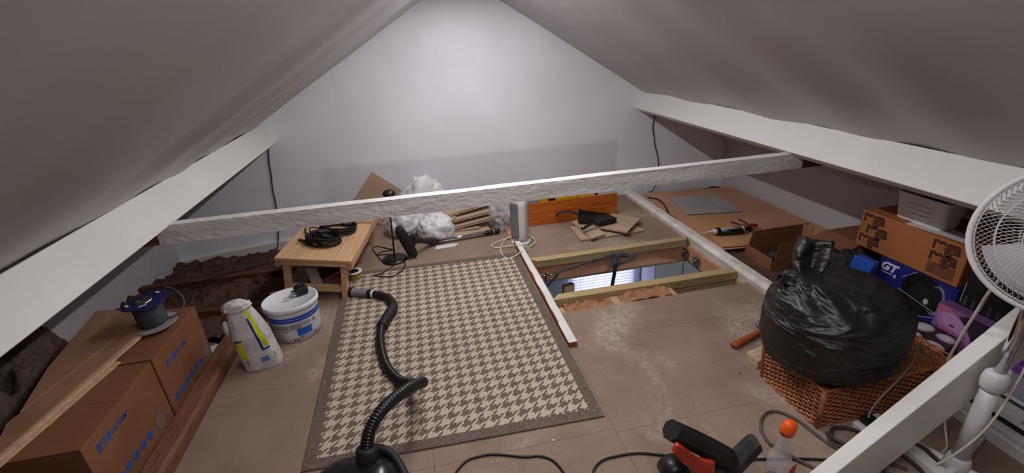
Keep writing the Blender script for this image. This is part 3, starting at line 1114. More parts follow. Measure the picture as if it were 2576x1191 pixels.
# u wraps: near side (-y) is u .75; shift so the print sits there
obj('paper_sack', (v_, f_), m_sack(), sk_, smooth=True, uv=[(u - 0.135, t) for u, t in uv_])
obj('folded_mouth', blob((-0.045, 0.014, 0.335), (0.050, 0.030, 0.026), 28, 16, lambda d: 1 + 0.28 * ridged(d.x * 2.2, d.y * 2.2, d.z * 2.2, 3)), M_PAPER, sk_, smooth=True)
obj('brown_tape', xf(box(-0.016, 0.016, -0.014, 0.014, -0.008, 0.008), TR((-0.082, -0.006, 0.332), (0.4, 0.5, 0.2))), mat('tan_tape', (206, 164, 134), (186, 144, 114), 8, 0.6), sk_, bevel=0.004)
obj('side_fold', blob((-0.108, 0.0, 0.235), (0.016, 0.02, 0.045), 14, 10, lambda d: 1 + 0.2 * nz(d.x * 3, d.y * 3, d.z * 3)), M_PAPER, sk_, smooth=True)

bk = thing('plastic_bucket', 'oval white plastic tub with blue banded label and lid', 'bucket', (-0.790, 2.355, 0.0), (0, 0, 0.15))
GY = (150, 148, 150)
lab = [(0, 1, 0.70, 0.775, (26, 78, 186)), (0, 1, 0.785, 0.87, (28, 84, 196)),
       (0.52, 0.62, 0.46, 0.64, GY), (0.63, 0.72, 0.46, 0.64, GY), (0.725, 0.80, 0.46, 0.64, GY), (0.805, 0.86, 0.52, 0.64, (168, 166, 168)),
       (0.60, 0.715, 0.405, 0.425, (30, 30, 32))]
for k in range(7):
    lab.append((0.60, 0.70 - 0.012 * (k % 3), 0.36 - k * 0.03, 0.368 - k * 0.03, (110, 108, 112)))
lab += [(0.765, 0.865, 0.22, 0.46, (36, 104, 214)), (0.735, 0.742, 0.06, 0.14, (40, 40, 44)), (0.746, 0.750, 0.06, 0.14, (40, 40, 44)), (0.754, 0.764, 0.06, 0.14, (40, 40, 44)),
        (0.775, 0.805, 0.14, 0.20, (140, 140, 146)), (0.88, 0.905, 0.52, 0.62, (140, 140, 150)), (0.88, 0.90, 0.14, 0.18, (90, 90, 96))]
v_, f_, uv_ = lathe([(0.098, 0.0), (0.112, 0.004), (0.118, 0.05), (0.124, 0.165), (0.127, 0.172), (0.127, 0.186)], 64, 1.06, 0.98)
uv_ = [(u, t) for (u, t) in uv_]
obj('tub', (v_, f_), mat_print('tub_label', (222, 222, 226), lab, 0.35), bk, smooth=True, uv=uv_)
obj('lid', lathe([(0.12, 0.1865), (0.133, 0.188), (0.135, 0.205), (0.132, 0.216), (0.126, 0.218), (0.123, 0.211), (0.01, 0.212)], 64, 1.06, 0.98)[:2], mat('white_tub_lid', (226, 226, 230), (216, 216, 220), 5, 0.4), bk, smooth=True)
M_EMB = mat('grey_ink', (150, 148, 152), (136, 134, 138), 9, 0.6)
for (r0, a0, a1) in ((0.034, 0.3, 2.5), (0.034, 3.4, 5.3), (0.024, 0.5, 2.2), (0.022, 3.7, 5.0)):
    pts = [(-0.01 + r0 * math.cos(a0 + (a1 - a0) * k / 10), r0 * 0.8 * math.sin(a0 + (a1 - a0) * k / 10), 0.2128) for k in range(11)]
    obj('lid_print', tube(pts, 0.0012, 5, per=1), M_EMB, bk)
for k in range(5):
    obj('lid_print', box(-0.03 + k * 0.011, -0.027 + k * 0.011, -0.012 + 0.004 * (k % 2), 0.014 - 0.005 * (k % 3), 0.2122, 0.2132), M_EMB, bk)

pg = thing('plug_adapter', 'black power adapter with prongs lying on the bucket lid', 'plug', (-0.735, 2.395, 0.2135), (0, 0, 0.5))
obj('body', xf(box(-0.032, 0.032, -0.028, 0.028, 0.0, 0.045), TR((0, 0, 0.002), (0, 0, 0))), M_BLACK, pg, bevel=0.008)
obj('shoulder', xf(box(-0.02, 0.02, -0.012, 0.012, 0, 0.018), TR((0.0, 0.0, 0.044))), M_BLACK, pg, bevel=0.005)
for (y, z, w) in ((-0.014, 0.012, 0.003), (0.014, 0.012, 0.003), (0.0, 0.030, 0.004)):
    obj('pin', box(-0.052, -0.030, y - w, y + w, z - 0.003, z + 0.003), M_CHROME if z < 0.02 else M_BLACK, pg)

# ---------------------------------------------------------------- bench with cable coils
bn = thing('low_bench', 'low pine bench with slatted top tilted beside the rug', 'bench', (-0.741, 2.651, 0.027))
bn.rotation_mode = 'XYZ'
BR = (Matrix.Rotation(-0.1374, 4, 'Z') @ Matrix.Rotation(-0.005, 4, 'X') @ Matrix.Rotation(0.136, 4, 'Y')).to_euler()
bn.rotation_euler = BR
BW, BH, BLN = 0.447, 0.272, 0.90
pw = BW / 4
for k in range(4):
    x0 = -BW / 2 + k * pw
    obj('plank', box(x0 + 0.0012, x0 + pw - 0.0012, 0, BLN, BH - 0.020, BH), M_PINE, bn, bevel=0.0025)
for s in (-1, 1):
    xa = s * (BW / 2 - 0.001)
    xb = s * (BW / 2 - 0.028)
    obj('side_rail', box(min(xa, xb), max(xa, xb), 0.008, BLN - 0.008, BH - 0.062, BH - 0.021), M_PINE, bn, bevel=0.002)
    for y in (0.012, BLN - 0.065):
        x1 = s * (BW / 2 - 0.040)
        x0 = s * (BW / 2 - 0.072)
        lo = -0.03 if s > 0 else 0.0
        obj('leg', box(min(x0, x1), max(x0, x1), y, y + 0.052, -0.022 if s > 0 else 0.0, BH - 0.021), M_PINEX, bn, bevel=0.002)
for y in (0.016, BLN - 0.055):
    obj('apron', box(-BW / 2 + 0.029, BW / 2 - 0.029, y - 0.014, y - 0.004, BH - 0.045, BH - 0.0205), M_PINEX, bn, bevel=0.001)
    obj('stretcher', box(-BW / 2 + 0.073, BW / 2 - 0.073, y + 0.004, y + 0.036, 0.045, 0.085), M_PINEX, bn, bevel=0.003)
BM = Matrix.Translation(bn.location) @ BR.to_matrix().to_4x4()


def coil(cx, cy, r, turns, seed, name, label, extra=()):
    rnd = random.Random(seed)
    t = thing(name, label, 'cable', BM @ Vector((cx, cy, BH)), BR, group='black cable coils on the bench')
    pts = []
    n = turns * 10
    for i in range(n):
        a = 2 * math.pi * i / 10
        rr = r * (0.86 + 0.20 * rnd.random())
        pts.append((rr * math.cos(a) * 1.15, rr * math.sin(a), 0.006 + 0.05 * i / n + 0.006 * rnd.random()))
    pts += [(r * 0.4, -r * 0.3, 0.07), (-r * 0.2, r * 0.2, 0.075)]
    obj('coil', tube(pts, 0.0052, 7, per=4), M_BLACKCORD, t, smooth=True)
    for (p, rz, sz) in extra:
        obj('plug', xf(box(-sz[0], sz[0], -sz[1], sz[1], 0, sz[2]), TR(p, (0.1, 0.2, rz))), M_BLACK, t, bevel=0.005)
    return t


c1 = coil(-0.005, 0.24, 0.088, 11, 3, 'coiled_cable', 'front coil of black cable on the pine bench',
          (((-0.01, 0.02, 0.055), 0.9, (0.042, 0.018, 0.024)), ((0.03, -0.035, 0.05), 0.2, (0.032, 0.016, 0.022)), ((-0.125, -0.02, 0.012), 0.1, (0.028, 0.010, 0.016))))
obj('loop', tube([(-0.06, 0.03, 0.05), (-0.10, 0.06, 0.05), (-0.115, 0.11, 0.055), (-0.085, 0.13, 0.05), (-0.06, 0.10, 0.05), (-0.07, 0.02, 0.045)], 0.0045, 7), M_BLACKCORD, c1, smooth=True)
obj('loop', tube([(-0.05, 0.02, 0.04), (-0.12, 0.08, 0.02), (-0.17, 0.17, 0.012), (-0.18, 0.26, 0.02)], 0.0045, 7), M_BLACKCORD, c1, smooth=True)
coil(0.035, 0.44, 0.098, 12, 8, 'coiled_cable', 'rear coil of black cable on the pine bench', (((0.05, 0.0, 0.05), 0.4, (0.03, 0.02, 0.022)), ((-0.08, -0.05, 0.04), 1.3, (0.04, 0.016, 0.03))))
wo = obj('wood_offcut', box(-0.10, 0.10, -0.025, 0.025, 0.0, 0.018), M_PINEX, bevel=0.001)
wo.matrix_world = BM @ Matrix.Translation((0.12, 0.63, BH + 0.001)) @ Matrix.Rotation(0.05, 4, 'Z')
tag(wo, 'small flat pine offcut lying at the back of the bench', 'offcut')
# things under the bench
tag(obj('packing_timber', quadbox([(-1.0, 2.66), (-0.86, 2.64), (-0.76, 3.56), (-0.90, 3.58)], 0.0005 - 0.03, 0.036), M_RAWBEAM, bevel=0.003), 'old dark timber packing up the left legs of the bench', 'timber')
tag(obj('wood_lath', xf(box(-0.012, 0.012, -0.20, 0.20, 0, 0.016), TR((-0.66, 3.02, 0.001), (0, 0, -0.75))), mat_wood('orange_brown_lath', (158, 96, 66), (128, 74, 50), (14, 1, 14))), 'reddish lath lying on the floor under the bench', 'lath')
tag(obj('plaster_offcut', xf(box(-0.035, 0.035, -0.08, 0.08, 0, 0.012), TR((-0.80, 2.93, 0.05), (0.25, 0.35, 0.45))), M_PAPER), 'pale plasterboard offcut leaning under the bench', 'offcut')
tag(obj('plaster_offcut', xf(box(-0.02, 0.02, -0.03, 0.03, 0, 0.05), TR((-1.02, 2.78, -0.01), (0.1, 0.1, 0.4))), M_PAPER), 'small pale offcut left of the bench leg', 'offcut')
cr = thing('wire_reel', 'small white reel of yellow green wire behind the bench leg', 'wire reel', (-0.535, 2.905, 0.0))
obj('flange', lathe([(0.012, 0.0), (0.052, 0.0), (0.052, 0.004), (0.012, 0.004)], 28)[:2], M_PAPER, cr)
obj('flange', lathe([(0.012, 0.058), (0.050, 0.058), (0.050, 0.062), (0.012, 0.062)], 28)[:2], M_PAPER, cr)
hx = [(0.036 * math.cos(2 * math.pi * i / 16), 0.036 * math.sin(2 * math.pi * i / 16), 0.007 + 0.048 * i / 192) for i in range(193)]
obj('wound_wire', tube(hx, 0.004, 6, smooth=False), mat('yellow_green_wire', (176, 156, 60), (120, 120, 50), 40, 0.5), cr, smooth=True)
obj('core', lathe([(0.004, 0.001), (0.03, 0.002), (0.03, 0.064), (0.016, 0.066), (0.004, 0.066)], 20)[:2], M_BLACK, cr)
#PART4
# ---------------------------------------------------------------- vacuum cleaner and hose
vc = thing('vacuum_cleaner', 'black cylinder vacuum cleaner with ribbed hose lying across the rug', 'vacuum', (-0.33, 1.06, 0.0), (0, 0, 0.0))


def vacbody(d):
    k = 1.0
    if d.z < -0.35:
        k *= 0.92
    e = 0.72
    return Vector((math.copysign(abs(d.x) ** e, d.x) * 0.155, math.copysign(abs(d.y) ** e, d.y) * 0.20, math.copysign(abs(d.z) ** 0.8, d.z) * 0.105 + 0.02 * (1 - d.y * d.y)))


obj('body', blob((0, -0.02, 0.125), (1, 1, 1), 40, 24, vacbody), mat('glossy_black_plastic', (22, 22, 24), (18, 18, 20), 6, 0.2), vc, smooth=True)
obj('bumper', tube([(0.158 * math.cos(a), -0.02 + 0.205 * math.sin(a), 0.085) for a in [2 * math.pi * k / 24 for k in range(24)]], 0.010, 8, per=2, closed=True), M_BLACKM, vc, smooth=True)
obj('carry_handle', tube([(0.01, 0.10, 0.20), (0.05, 0.125, 0.235), (0.11, 0.10, 0.225), (0.155, 0.02, 0.19), (0.17, -0.06, 0.15)], 0.014, 10), M_BLACKM, vc, smooth=True)
obj('hose_socket', lathe([(0.030, -0.02), (0.034, 0.0), (0.034, 0.05), (0.028, 0.056)], 24)[:2], M_BLACKM, vc, smooth=True, loc=(0.035, 0.085, 0.222), rot=(-0.25, 0.12, 0))
for s in (-1, 1):
    obj('wheel', xf(lathe([(0.01, -0.012), (0.05, -0.012), (0.05, 0.012), (0.01, 0.012)], 24)[:2], TR((s * 0.155, -0.12, 0.0505), (0, math.pi / 2, 0))), M_BLACKM, vc)
HP = [(-0.292, 1.158, 0.262), (-0.272, 1.190, 0.315), (-0.228, 1.250, 0.338), (-0.165, 1.360, 0.300), (-0.122, 1.475, 0.225), (-0.112, 1.555, 0.160),
      (-0.135, 1.622, 0.102), (-0.185, 1.690, 0.060), (-0.238, 1.765, 0.033), (-0.288, 1.870, 0.029), (-0.316, 1.985, 0.029), (-0.332, 2.123, 0.029), (-0.328, 2.255, 0.030)]
NH = 12 * 12


def hose_r(t):
    return 0.0205 + 0.0022 * math.sin(t * 2 * math.pi * 95)


obj('ribbed_hose', tube(HP, hose_r, 14, per=34), mat('hose_black', (28, 28, 30), (22, 22, 24), 8, 0.35), vc, smooth=True, world=True)
obj('curved_handle', tube([(-0.330, 2.225, 0.030), (-0.300, 2.310, 0.034), (-0.276, 2.375, 0.034), (-0.272, 2.445, 0.033), (-0.305, 2.530, 0.031), (-0.350, 2.575, 0.030), (-0.392, 2.606, 0.029)],
    lambda t: 0.031 if t < 0.30 else 0.031 - 0.008 * min(1, (t - 0.30) / 0.2), 16), M_BLACKM, vc, smooth=True, world=True)
obj('collar_ring', tube([(-0.393, 2.607, 0.029), (-0.406, 2.613, 0.029)], 0.0245, 18, smooth=False), M_WHITEPL, vc, world=True)
obj('collar', tube([(-0.407, 2.614, 0.029), (-0.432, 2.625, 0.029)], 0.0255, 18, smooth=False), M_BLACKM, vc, world=True)
obj('dusting_brush', tube([(-0.433, 2.625, 0.029), (-0.470, 2.641, 0.029), (-0.505, 2.657, 0.031), (-0.522, 2.664, 0.032)], lambda t: 0.021 + 0.011 * t * t, 18, per=5), M_GREYPL, vc, smooth=True, world=True)
obj('bristles', tube([(-0.5225, 2.664, 0.032), (-0.548, 2.675, 0.032)], 0.0305, 20, smooth=False), M_BLACKM, vc, world=True)

hd = thing('vacuum_floor_head', 'black vacuum floor head on chrome wand lying by the white sheet', 'vacuum part', (-0.16, 3.10, 0.0))


def headp(d):
    e = 0.55
    return Vector((math.copysign(abs(d.x) ** e, d.x) * 0.034, math.copysign(abs(d.y) ** e, d.y) * 0.040, math.copysign(abs(d.z) ** e, d.z) * 0.135))


HM = TR((-0.178, 3.11, 0.138), (0.05, -0.33, 0.2))
obj('sole', xf(blob((0, 0, 0), (1, 1, 1), 28, 20, headp), HM), M_BLACKM, hd, smooth=True, world=True)
for k in range(7):
    obj('sole_lug', xf(box(-0.042, -0.030, -0.03, 0.03, -0.115 + k * 0.034, -0.097 + k * 0.034), HM), M_BLACK, hd, world=True, bevel=0.003)
obj('neck_cover', xf(blob((0.03, 0, 0.0), (1, 1, 1), 20, 14, lambda d: Vector((d.x * 0.045, d.y * 0.03, d.z * 0.06))), HM), M_BLACK, hd, smooth=True, world=True)
obj('swivel', tube([(-0.15, 3.115, 0.135), (-0.105, 3.15, 0.125), (-0.06, 3.21, 0.085), (-0.01, 3.275, 0.045), (0.02, 3.302, 0.034)], lambda t: 0.024 + 0.004 * math.sin(9 * t), 14), M_BLACKM, hd, smooth=True, world=True)
obj('wand', tube([(0.018, 3.303, 0.030), (0.435, 3.344, 0.026)], 0.0175, 18, smooth=False), M_CHROME, hd, smooth=True, world=True)
obj('wand_clip', tube([(0.435, 3.344, 0.027), (0.480, 3.349, 0.027)], 0.0205, 18, smooth=False), M_BLACK, hd, smooth=True, world=True)
obj('wand_tip', tube([(0.481, 3.349, 0.027), (0.500, 3.351, 0.027)], 0.0185, 18, smooth=False), M_CHROME, hd, smooth=True, world=True)
obj('wand_end', tube([(0.5005, 3.351, 0.027), (0.535, 3.3545, 0.027)], 0.0215, 18, smooth=False), M_BLACK, hd, smooth=True, world=True)

# ---------------------------------------------------------------- black floor lamp
lm = thing('lamp_stand', 'slim black lamp stand with round base and trailing cord', 'lamp', (-0.280, 3.125, 0.0))
obj('base', lathe([(0.086, 0.0), (0.090, 0.006), (0.088, 0.014), (0.03, 0.022), (0.012, 0.026)], 40)[:2], M_BLACK, lm, smooth=True)
obj('pole', rod((0.0, 0.0, 0.024), (0.028, 0.0, 0.50), 0.0058, 12), M_BLACK, lm, smooth=True)
obj('head', lathe([(0.012, 0.488), (0.042, 0.492), (0.046, 0.508), (0.030, 0.528), (0.008, 0.534)], 28)[:2], M_BLACK, lm, smooth=True, loc=(0.035, 0, 0))
obj('cord', tube([(-0.284, 3.04, 0.01), (-0.304, 3.00, 0.006), (-0.353, 2.924, 0.012), (-0.41, 2.90, 0.012), (-0.36, 2.868, 0.012), (-0.285, 2.852, 0.012), (-0.225, 2.92, 0.012), (-0.208, 3.0, 0.006), (-0.212, 3.054, 0.02)], 0.0035, 7), M_BLACKCORD, lm, smooth=True, world=True)
obj('cord', tube([(-0.352, 3.08, 0.012), (-0.40, 3.20, 0.005), (-0.454, 3.37, 0.005), (-0.43, 3.41, 0.005), (-0.36, 3.36, 0.005), (-0.30, 3.30, 0.005), (-0.37, 3.30, 0.005), (-0.412, 3.25, 0.005), (-0.36, 3.235, 0.005), (-0.26, 3.205, 0.012)], 0.0035, 7), M_BLACKCORD, lm, smooth=True, world=True)

# ---------------------------------------------------------------- against the gable wall
bd = obj('leaning_board', box(0, 0.30, -0.006, 0.006, -0.36, 0.0), mat('beige_hardboard', (190, 158, 132), (178, 146, 120), 4, 0.7))
ax = Vector((0.76, 0, -0.65)).normalized()
az = Vector((0.646, 0, 0.763)).normalized()
Mb = Matrix(((ax.x, 0, az.x, -0.414), (0, 1, 0, 3.895), (ax.z, 0, az.z, 0.473), (0, 0, 0, 1)))
bd.matrix_world = Mb
tag(bd, 'square beige board propped on its corner against the gable wall', 'board')


def crumple(name, c, r, seed, m, label, cat, amp=0.28, nu=72, nv=44, zmin=0.002, fr=1.6):
    def fn(d):
        k = 1 + amp * ridged(d.x * fr * 0.7 + seed, d.y * fr * 0.7, d.z * fr * 0.7, 3) - amp * 0.5
        return k
    v, f = blob(c, r, nu, nv, fn)
    v = [(p.x, min(p.y, WALL_Y - 0.03), max(p.z, zmin + 0.004 * abs(nz(p.x * 20, p.y * 20)))) for p in v]
    return obj(name, (v, f), m, smooth=True)


q = NT('white_plastic_film')
q.set(q.mix(q.ramp(q.noise(q.coord(), 8.0, 4.0), 0.35, 0.65), lin((226, 224, 226)), lin((208, 206, 208))), 0.35, 0.0, 0.5)
q.bump(q.noise(q.coord(), 9.0, 4.0, 0.5, 1.2), 0.5, 0.02)
M_FILM = q.m
ps = thing('plastic_dust_sheet', 'crumpled white plastic sheet heaped against the gable wall', 'plastic sheet', (-0.05, 3.6, 0.0))
for (nm, c, r, s, a) in (('heap', (-0.02, 3.74, 0.17), (0.18, 0.12, 0.23), 1.0, 0.20), ('front_fold', (0.045, 3.47, 0.060), (0.13, 0.13, 0.12), 4.0, 0.18), ('side_fold', (-0.19, 3.60, 0.085), (0.13, 0.11, 0.14), 8.0, 0.22)):
    o = crumple(nm, c, r, s, M_FILM, None, None, a)
    o.parent = ps
    o.matrix_parent_inverse = Matrix.Translation(ps.location).inverted()
tag(obj('paper_scrap', xf(quadbox([(-0.09, -0.02), (0.06, -0.035), (0.10, 0.0), (0.05, 0.03), (-0.07, 0.035)], 0.0005, 0.003), TR((0.10, 3.245, 0), (0, 0, 0.15))), M_PAPER), 'white torn paper lying under the chrome wand', 'paper')


def plank_piece(L, W, T, name, label, loc, rot, group, m=None):
    o = thing(name, label, 'board', loc, rot, group)
    g = T * 0.3
    obj('board', prism([(-W / 2, 0), (W / 2 - 0.006, 0), (W / 2 - 0.006, g), (W / 2, g), (W / 2, T - g), (W / 2 - 0.006, T - g), (W / 2 - 0.006, T), (-W / 2, T), (-W / 2, T - g), (-W / 2 + 0.006, T - g), (-W / 2 + 0.006, g), (-W / 2, g)], -L / 2, L / 2), m or M_CHIP2, o)
    return o


OF = 'chipboard offcuts heaped by the gable wall'
hp = math.pi / 2
plank_piece(0.30, 0.16, 0.020, 'chipboard_offcut', 'bottom offcut flat on the floor in the heap by the gable wall', (0.32, 3.46, 0.001), (0, 0, hp + 0.03), OF)
plank_piece(0.22, 0.12, 0.020, 'chipboard_offcut', 'second lowest offcut in the chipboard heap by the gable wall', (0.28, 3.50, 0.022), (0, 0, hp - 0.05), OF)
plank_piece(0.46, 0.17, 0.022, 'chipboard_offcut', 'long middle offcut with a grooved edge in the chipboard heap', (0.335, 3.54, 0.060), (-0.10, 0.05, hp + 0.10), OF)
plank_piece(0.42, 0.17, 0.022, 'chipboard_offcut', 'upper offcut overhanging the middle one in the chipboard heap', (0.30, 3.565, 0.105), (-0.10, 0.05, hp + 0.09), OF)
plank_piece(0.38, 0.18, 0.022, 'chipboard_offcut', 'topmost offcut just under the tie beam in the chipboard heap', (0.31, 3.62, 0.150), (-0.13, 0.08, hp + 0.12), OF)
plank_piece(0.24, 0.17, 0.022, 'chipboard_offcut', 'short offcut jutting left out of the chipboard heap', (0.105, 3.56, 0.116), (0.04, 0.05, hp - 0.45), OF)

q = NT('clear_polythene')
q.set(lin((214, 218, 224)), 0.25, 0.0, 0.5)
tr_ = q.n('ShaderNodeBsdfTransparent')
mx = q.n('ShaderNodeMixShader')
q.l(q.math('MULTIPLY', q.ramp(q.noise(q.coord(), 14.0, 4.0), 0.3, 0.75), 0.7), mx.inputs[0])
q.l(q.b.outputs[0], mx.inputs[2])
q.l(tr_.outputs[0], mx.inputs[1])
q.l(mx.outputs[0], q.out.inputs[0])
q.bump(q.noise(q.coord(), 22.0, 5.0, 0.6, 1.0), 0.7, 0.02)
cb = thing('clear_plastic_bag', 'crumpled clear plastic bag left of the heater', 'bag', (0.55, 3.6, 0))
o = crumple('film', (0.575, 3.58, 0.085), (0.085, 0.20, 0.13), 3.0, q.m, None, None, 0.3)
o.parent = cb
o.matrix_parent_inverse = Matrix.Translation(cb.location).inverted()
for k in range(5):
    obj('print_mark', xf(box(-0.008, 0.008, -0.001, 0.001, -0.003, 0.003), TR((0.548 + 0.011 * k, 3.385 + 0.004 * k, 0.125 - 0.012 * k), (0.3, 0.8, 0))), M_BLACK, cb, world=True)

ht2 = thing('convector_heater', 'white tower fan heater standing beside the orange panel', 'heater', (0.668, 3.145, 0.0), (0, 0, -0.55))


def sup(w, d, n=28, e=0.6):
    return [(w * math.copysign(abs(math.cos(a)) ** e, math.cos(a)), d * math.copysign(abs(math.sin(a)) ** e, math.sin(a))) for a in [2 * math.pi * k / n for k in range(n)]]


def loft(secs):
    v, f = [], []
    n = len(secs[0][0])
    for (p, z) in secs:
        v += [(a, b, z) for a, b in p]
    for j in range(len(secs) - 1):
        for i in range(n):
            l = (i + 1) % n
            f.append((j * n + i, j * n + l, (j + 1) * n + l, (j + 1) * n + i))
    f += [tuple(reversed(range(n))), tuple(range((len(secs) - 1) * n, len(secs) * n))]
    return v, f


obj('foot', loft([(sup(0.070, 0.062), 0.0), (sup(0.074, 0.066), 0.006), (sup(0.066, 0.058), 0.016)]), M_WHITEPL, ht2, smooth=True)
obj('casing', loft([(sup(0.050, 0.046), 0.0165), (sup(0.056, 0.052), 0.05), (sup(0.056, 0.052), 0.30), (sup(0.050, 0.046), 0.345), (sup(0.034, 0.030), 0.365)]), M_WHITEPL, ht2, smooth=True)
obj('front_panel', xf(loft([(sup(0.030, 0.004), 0.04), (sup(0.036, 0.004), 0.06), (sup(0.036, 0.004), 0.31), (sup(0.028, 0.004), 0.33)]), TR((-0.030, -0.046, 0), (0, 0, -0.25))), M_GREYPL, ht2, smooth=True)
gv = []
for k in range(12):
    gv.append(xf(box(-0.009, 0.009, -0.0012, 0.0012, -0.0018, 0.0018), TR((0.048, -0.030, 0.065 + k * 0.0085), (0, 0, 0.9))))
g_ = obj('vent_slots', join(*gv), M_BLACKM, ht2)
g_['kind'] = 'stuff'
hc = thing('white_flex_and_plug', 'looped white flex with plug lying in front of the heater', 'cable', (0.62, 3.05, 0.0))
obj('flex', tube([(0.70, 3.225, 0.012), (0.745, 3.235, 0.008), (0.772, 3.17, 0.005), (0.755, 3.08, 0.005), (0.69, 2.985, 0.005), (0.648, 2.94, 0.016), (0.612, 2.905, 0.036), (0.58, 2.892, 0.02), (0.516, 2.884, 0.005), (0.484, 2.942, 0.005),
                  (0.490, 3.06, 0.005), (0.525, 3.16, 0.005), (0.575, 3.225, 0.012), (0.62, 3.235, 0.012), (0.56, 3.21, 0.014), (0.47, 3.18, 0.005), (0.432, 3.13, 0.005), (0.47, 3.085, 0.005), (0.57, 3.062, 0.018), (0.63, 3.01, 0.036), (0.69, 2.995, 0.02), (0.75, 3.06, 0.01), (0.765, 3.13, 0.012), (0.74, 3.21, 0.006), (0.69, 3.19, 0.01)],
    0.0042, 8), M_WHITECORD, hc, smooth=True, world=True)
obj('plug_body', xf(box(-0.024, 0.024, -0.020, 0.020, 0, 0.034), TR((0.700, 3.205, 0.004), (0.1, 0.1, 0.6))), M_WHITEPL, hc, world=True, bevel=0.006)
obj('plug_face', xf(box(-0.022, 0.022, -0.002, 0.0, 0.004, 0.030), TR((0.709, 3.186, 0.004), (0.1, 0.1, 0.6))), mat('plug_beige', (196, 176, 156), (180, 160, 140), 8, 0.6), hc, world=True)

M_ORPLY = mat_wood('orange_varnished_ply', (196, 106, 40), (164, 80, 26), (0.7, 8, 8), 0.45)
tag(obj('plywood_panel', xf(box(-0.392, 0.392, -0.009, 0.009, 0.0, 0.189), TR((1.183, 3.432, 0.002), (-0.05, 0, 0.02))), M_ORPLY, bevel=0.001), 'long orange veneered panel standing on edge near the gable wall', 'panel')
sl = thing('spirit_level', 'yellow spirit level resting behind the orange panel', 'spirit level', (1.10, 3.52, 0.0))
obj('bar', xf(box(-0.30, 0.30, -0.011, 0.011, -0.025, 0.025), TR((1.10, 3.50, 0.200), (0, -0.012, 0.02))), mat('yellow_enamel', (226, 176, 24), (206, 156, 16), 8, 0.4), sl, world=True, bevel=0.003)
for x in (0.80, 1.41):
    obj('end_cap', xf(box(-0.012, 0.012, -0.013, 0.013, -0.027, 0.027), TR((x, 3.50 + (x - 1.1) * 0.02, 0.200 + (x - 1.1) * 0.012))), M_BLACK, sl, world=True)
obj('vial_frame', xf(box(-0.03, 0.03, -0.013, 0.013, -0.02, 0.027), TR((1.015, 3.498, 0.199))), M_BLACK, sl, world=True)
obj('vial', xf(box(-0.02, 0.02, -0.014, 0.014, 0.0, 0.0285), TR((1.015, 3.498, 0.199))), M_PAPER, sl, world=True)
bxg = thing('carton', 'pale carton with dark sticker hidden behind the orange panel', 'box', (1.02, 3.60, 0.0))
obj('body', box(0.80, 1.28, 3.53, 3.72, 0.0, 0.178), M_PAPER, bxg, world=True, bevel=0.004)
obj('sticker', box(0.82, 0.92, 3.56, 3.66, 0.1785, 0.180), M_BLACKM, bxg, world=True)
tag(obj('tool_case', box(0.80, 0.90, 3.47, 3.525, 0.0, 0.205), M_GREYPL, bevel=0.006), 'grey case peeping over the left end of the orange panel', 'case')

# chipboard pieces with dustpan and brush
CS = 'chipboard pieces beside the hatch'
for (p, z0, z1, lb) in (([(1.10, 3.27), (1.095, 2.995), (1.615, 3.015), (1.59, 3.23)], 0.001, 0.017, 'lowest long chipboard piece under the dustpan'),
                        ([(1.135, 3.335), (1.165, 2.965), (1.295, 3.01), (1.27, 3.37)], 0.018, 0.034, 'left slanting chipboard piece under the dust brush handle'),
                        ([(1.495, 3.345), (1.28, 3.11), (1.445, 2.955), (1.665, 3.175)], 0.035, 0.053, 'square chipboard piece on top at the right of the pile')):
    o = thing('chipboard_piece', lb, 'board', (p[0][0], p[0][1], z0), group=CS)
    g = (z1 - z0) * 0.33
    pi_ = [((x * 0.975 + 0.025 * sum(a_ for a_, _ in p) / 4), (y * 0.975 + 0.025 * sum(b_ for _, b_ in p) / 4)) for x, y in p]
    obj('board', loft([(pi_, z0), (pi_, z0 + g), (p, z0 + g + 0.0003), (p, z1 - 0.0003), (p, z1)]), M_CHIP2, o, world=True)
dp = thing('dustpan', 'black dustpan with hooked handle lying on the chipboard pieces', 'dustpan', (1.27, 3.30, 0.012), (0, 0, -0.35))
obj('pan', join(quadbox([(-0.08, -0.09), (0.17, -0.075), (0.19, 0.06), (-0.08, 0.09)], 0.042, 0.046)), M_BLACKM, dp, bevel=0.001)
obj('pan_wall', quadbox([(-0.086, -0.09), (-0.078, -0.09), (-0.078, 0.09), (-0.086, 0.09)], 0.042, 0.088), M_BLACKM, dp)
for s in (-1, 1):
    obj('pan_wall', prism([(-0.085, 0.042), (0.17, 0.042), (0.17, 0.050), (-0.085, 0.088)], s * 0.085 - 0.003, s * 0.085 + 0.003), M_BLACKM, dp)
obj('handle', tube([(-0.08, 0, 0.075), (-0.15, 0.01, 0.098), (-0.20, 0.01, 0.098), (-0.245, 0.005, 0.085), (-0.262, 0.0, 0.065)], lambda t: 0.011 + 0.004 * (t > 0.85), 10, flat=0.7), M_BLACKM, dp, smooth=True)
br = thing('dust_brush', 'black hand brush lying over the front of the dustpan', 'brush', (1.27, 3.13, 0.018), (0, 0, 0.22))
obj('head', xf(box(-0.005, 0.17, -0.034, 0.034, 0.048, 0.082), TR((0, 0, 0), (0, 0, 0))), M_BLACKM, br, bevel=0.012)
obj('bristles', box(0.005, 0.16, -0.030, 0.030, 0.037, 0.0475), M_BLACK, br)
obj('handle', tube([(0.0, 0, 0.066), (-0.05, -0.003, 0.066), (-0.10, -0.012, 0.06), (-0.145, -0.02, 0.052)], lambda t: 0.012 + 0.008 * t, 12, flat=0.55), M_BLACKM, br, smooth=True)
obj('hang_hole', rod((-0.132, -0.018, 0.0635), (-0.132, -0.018, 0.0665), 0.005), M_PAPER, br)
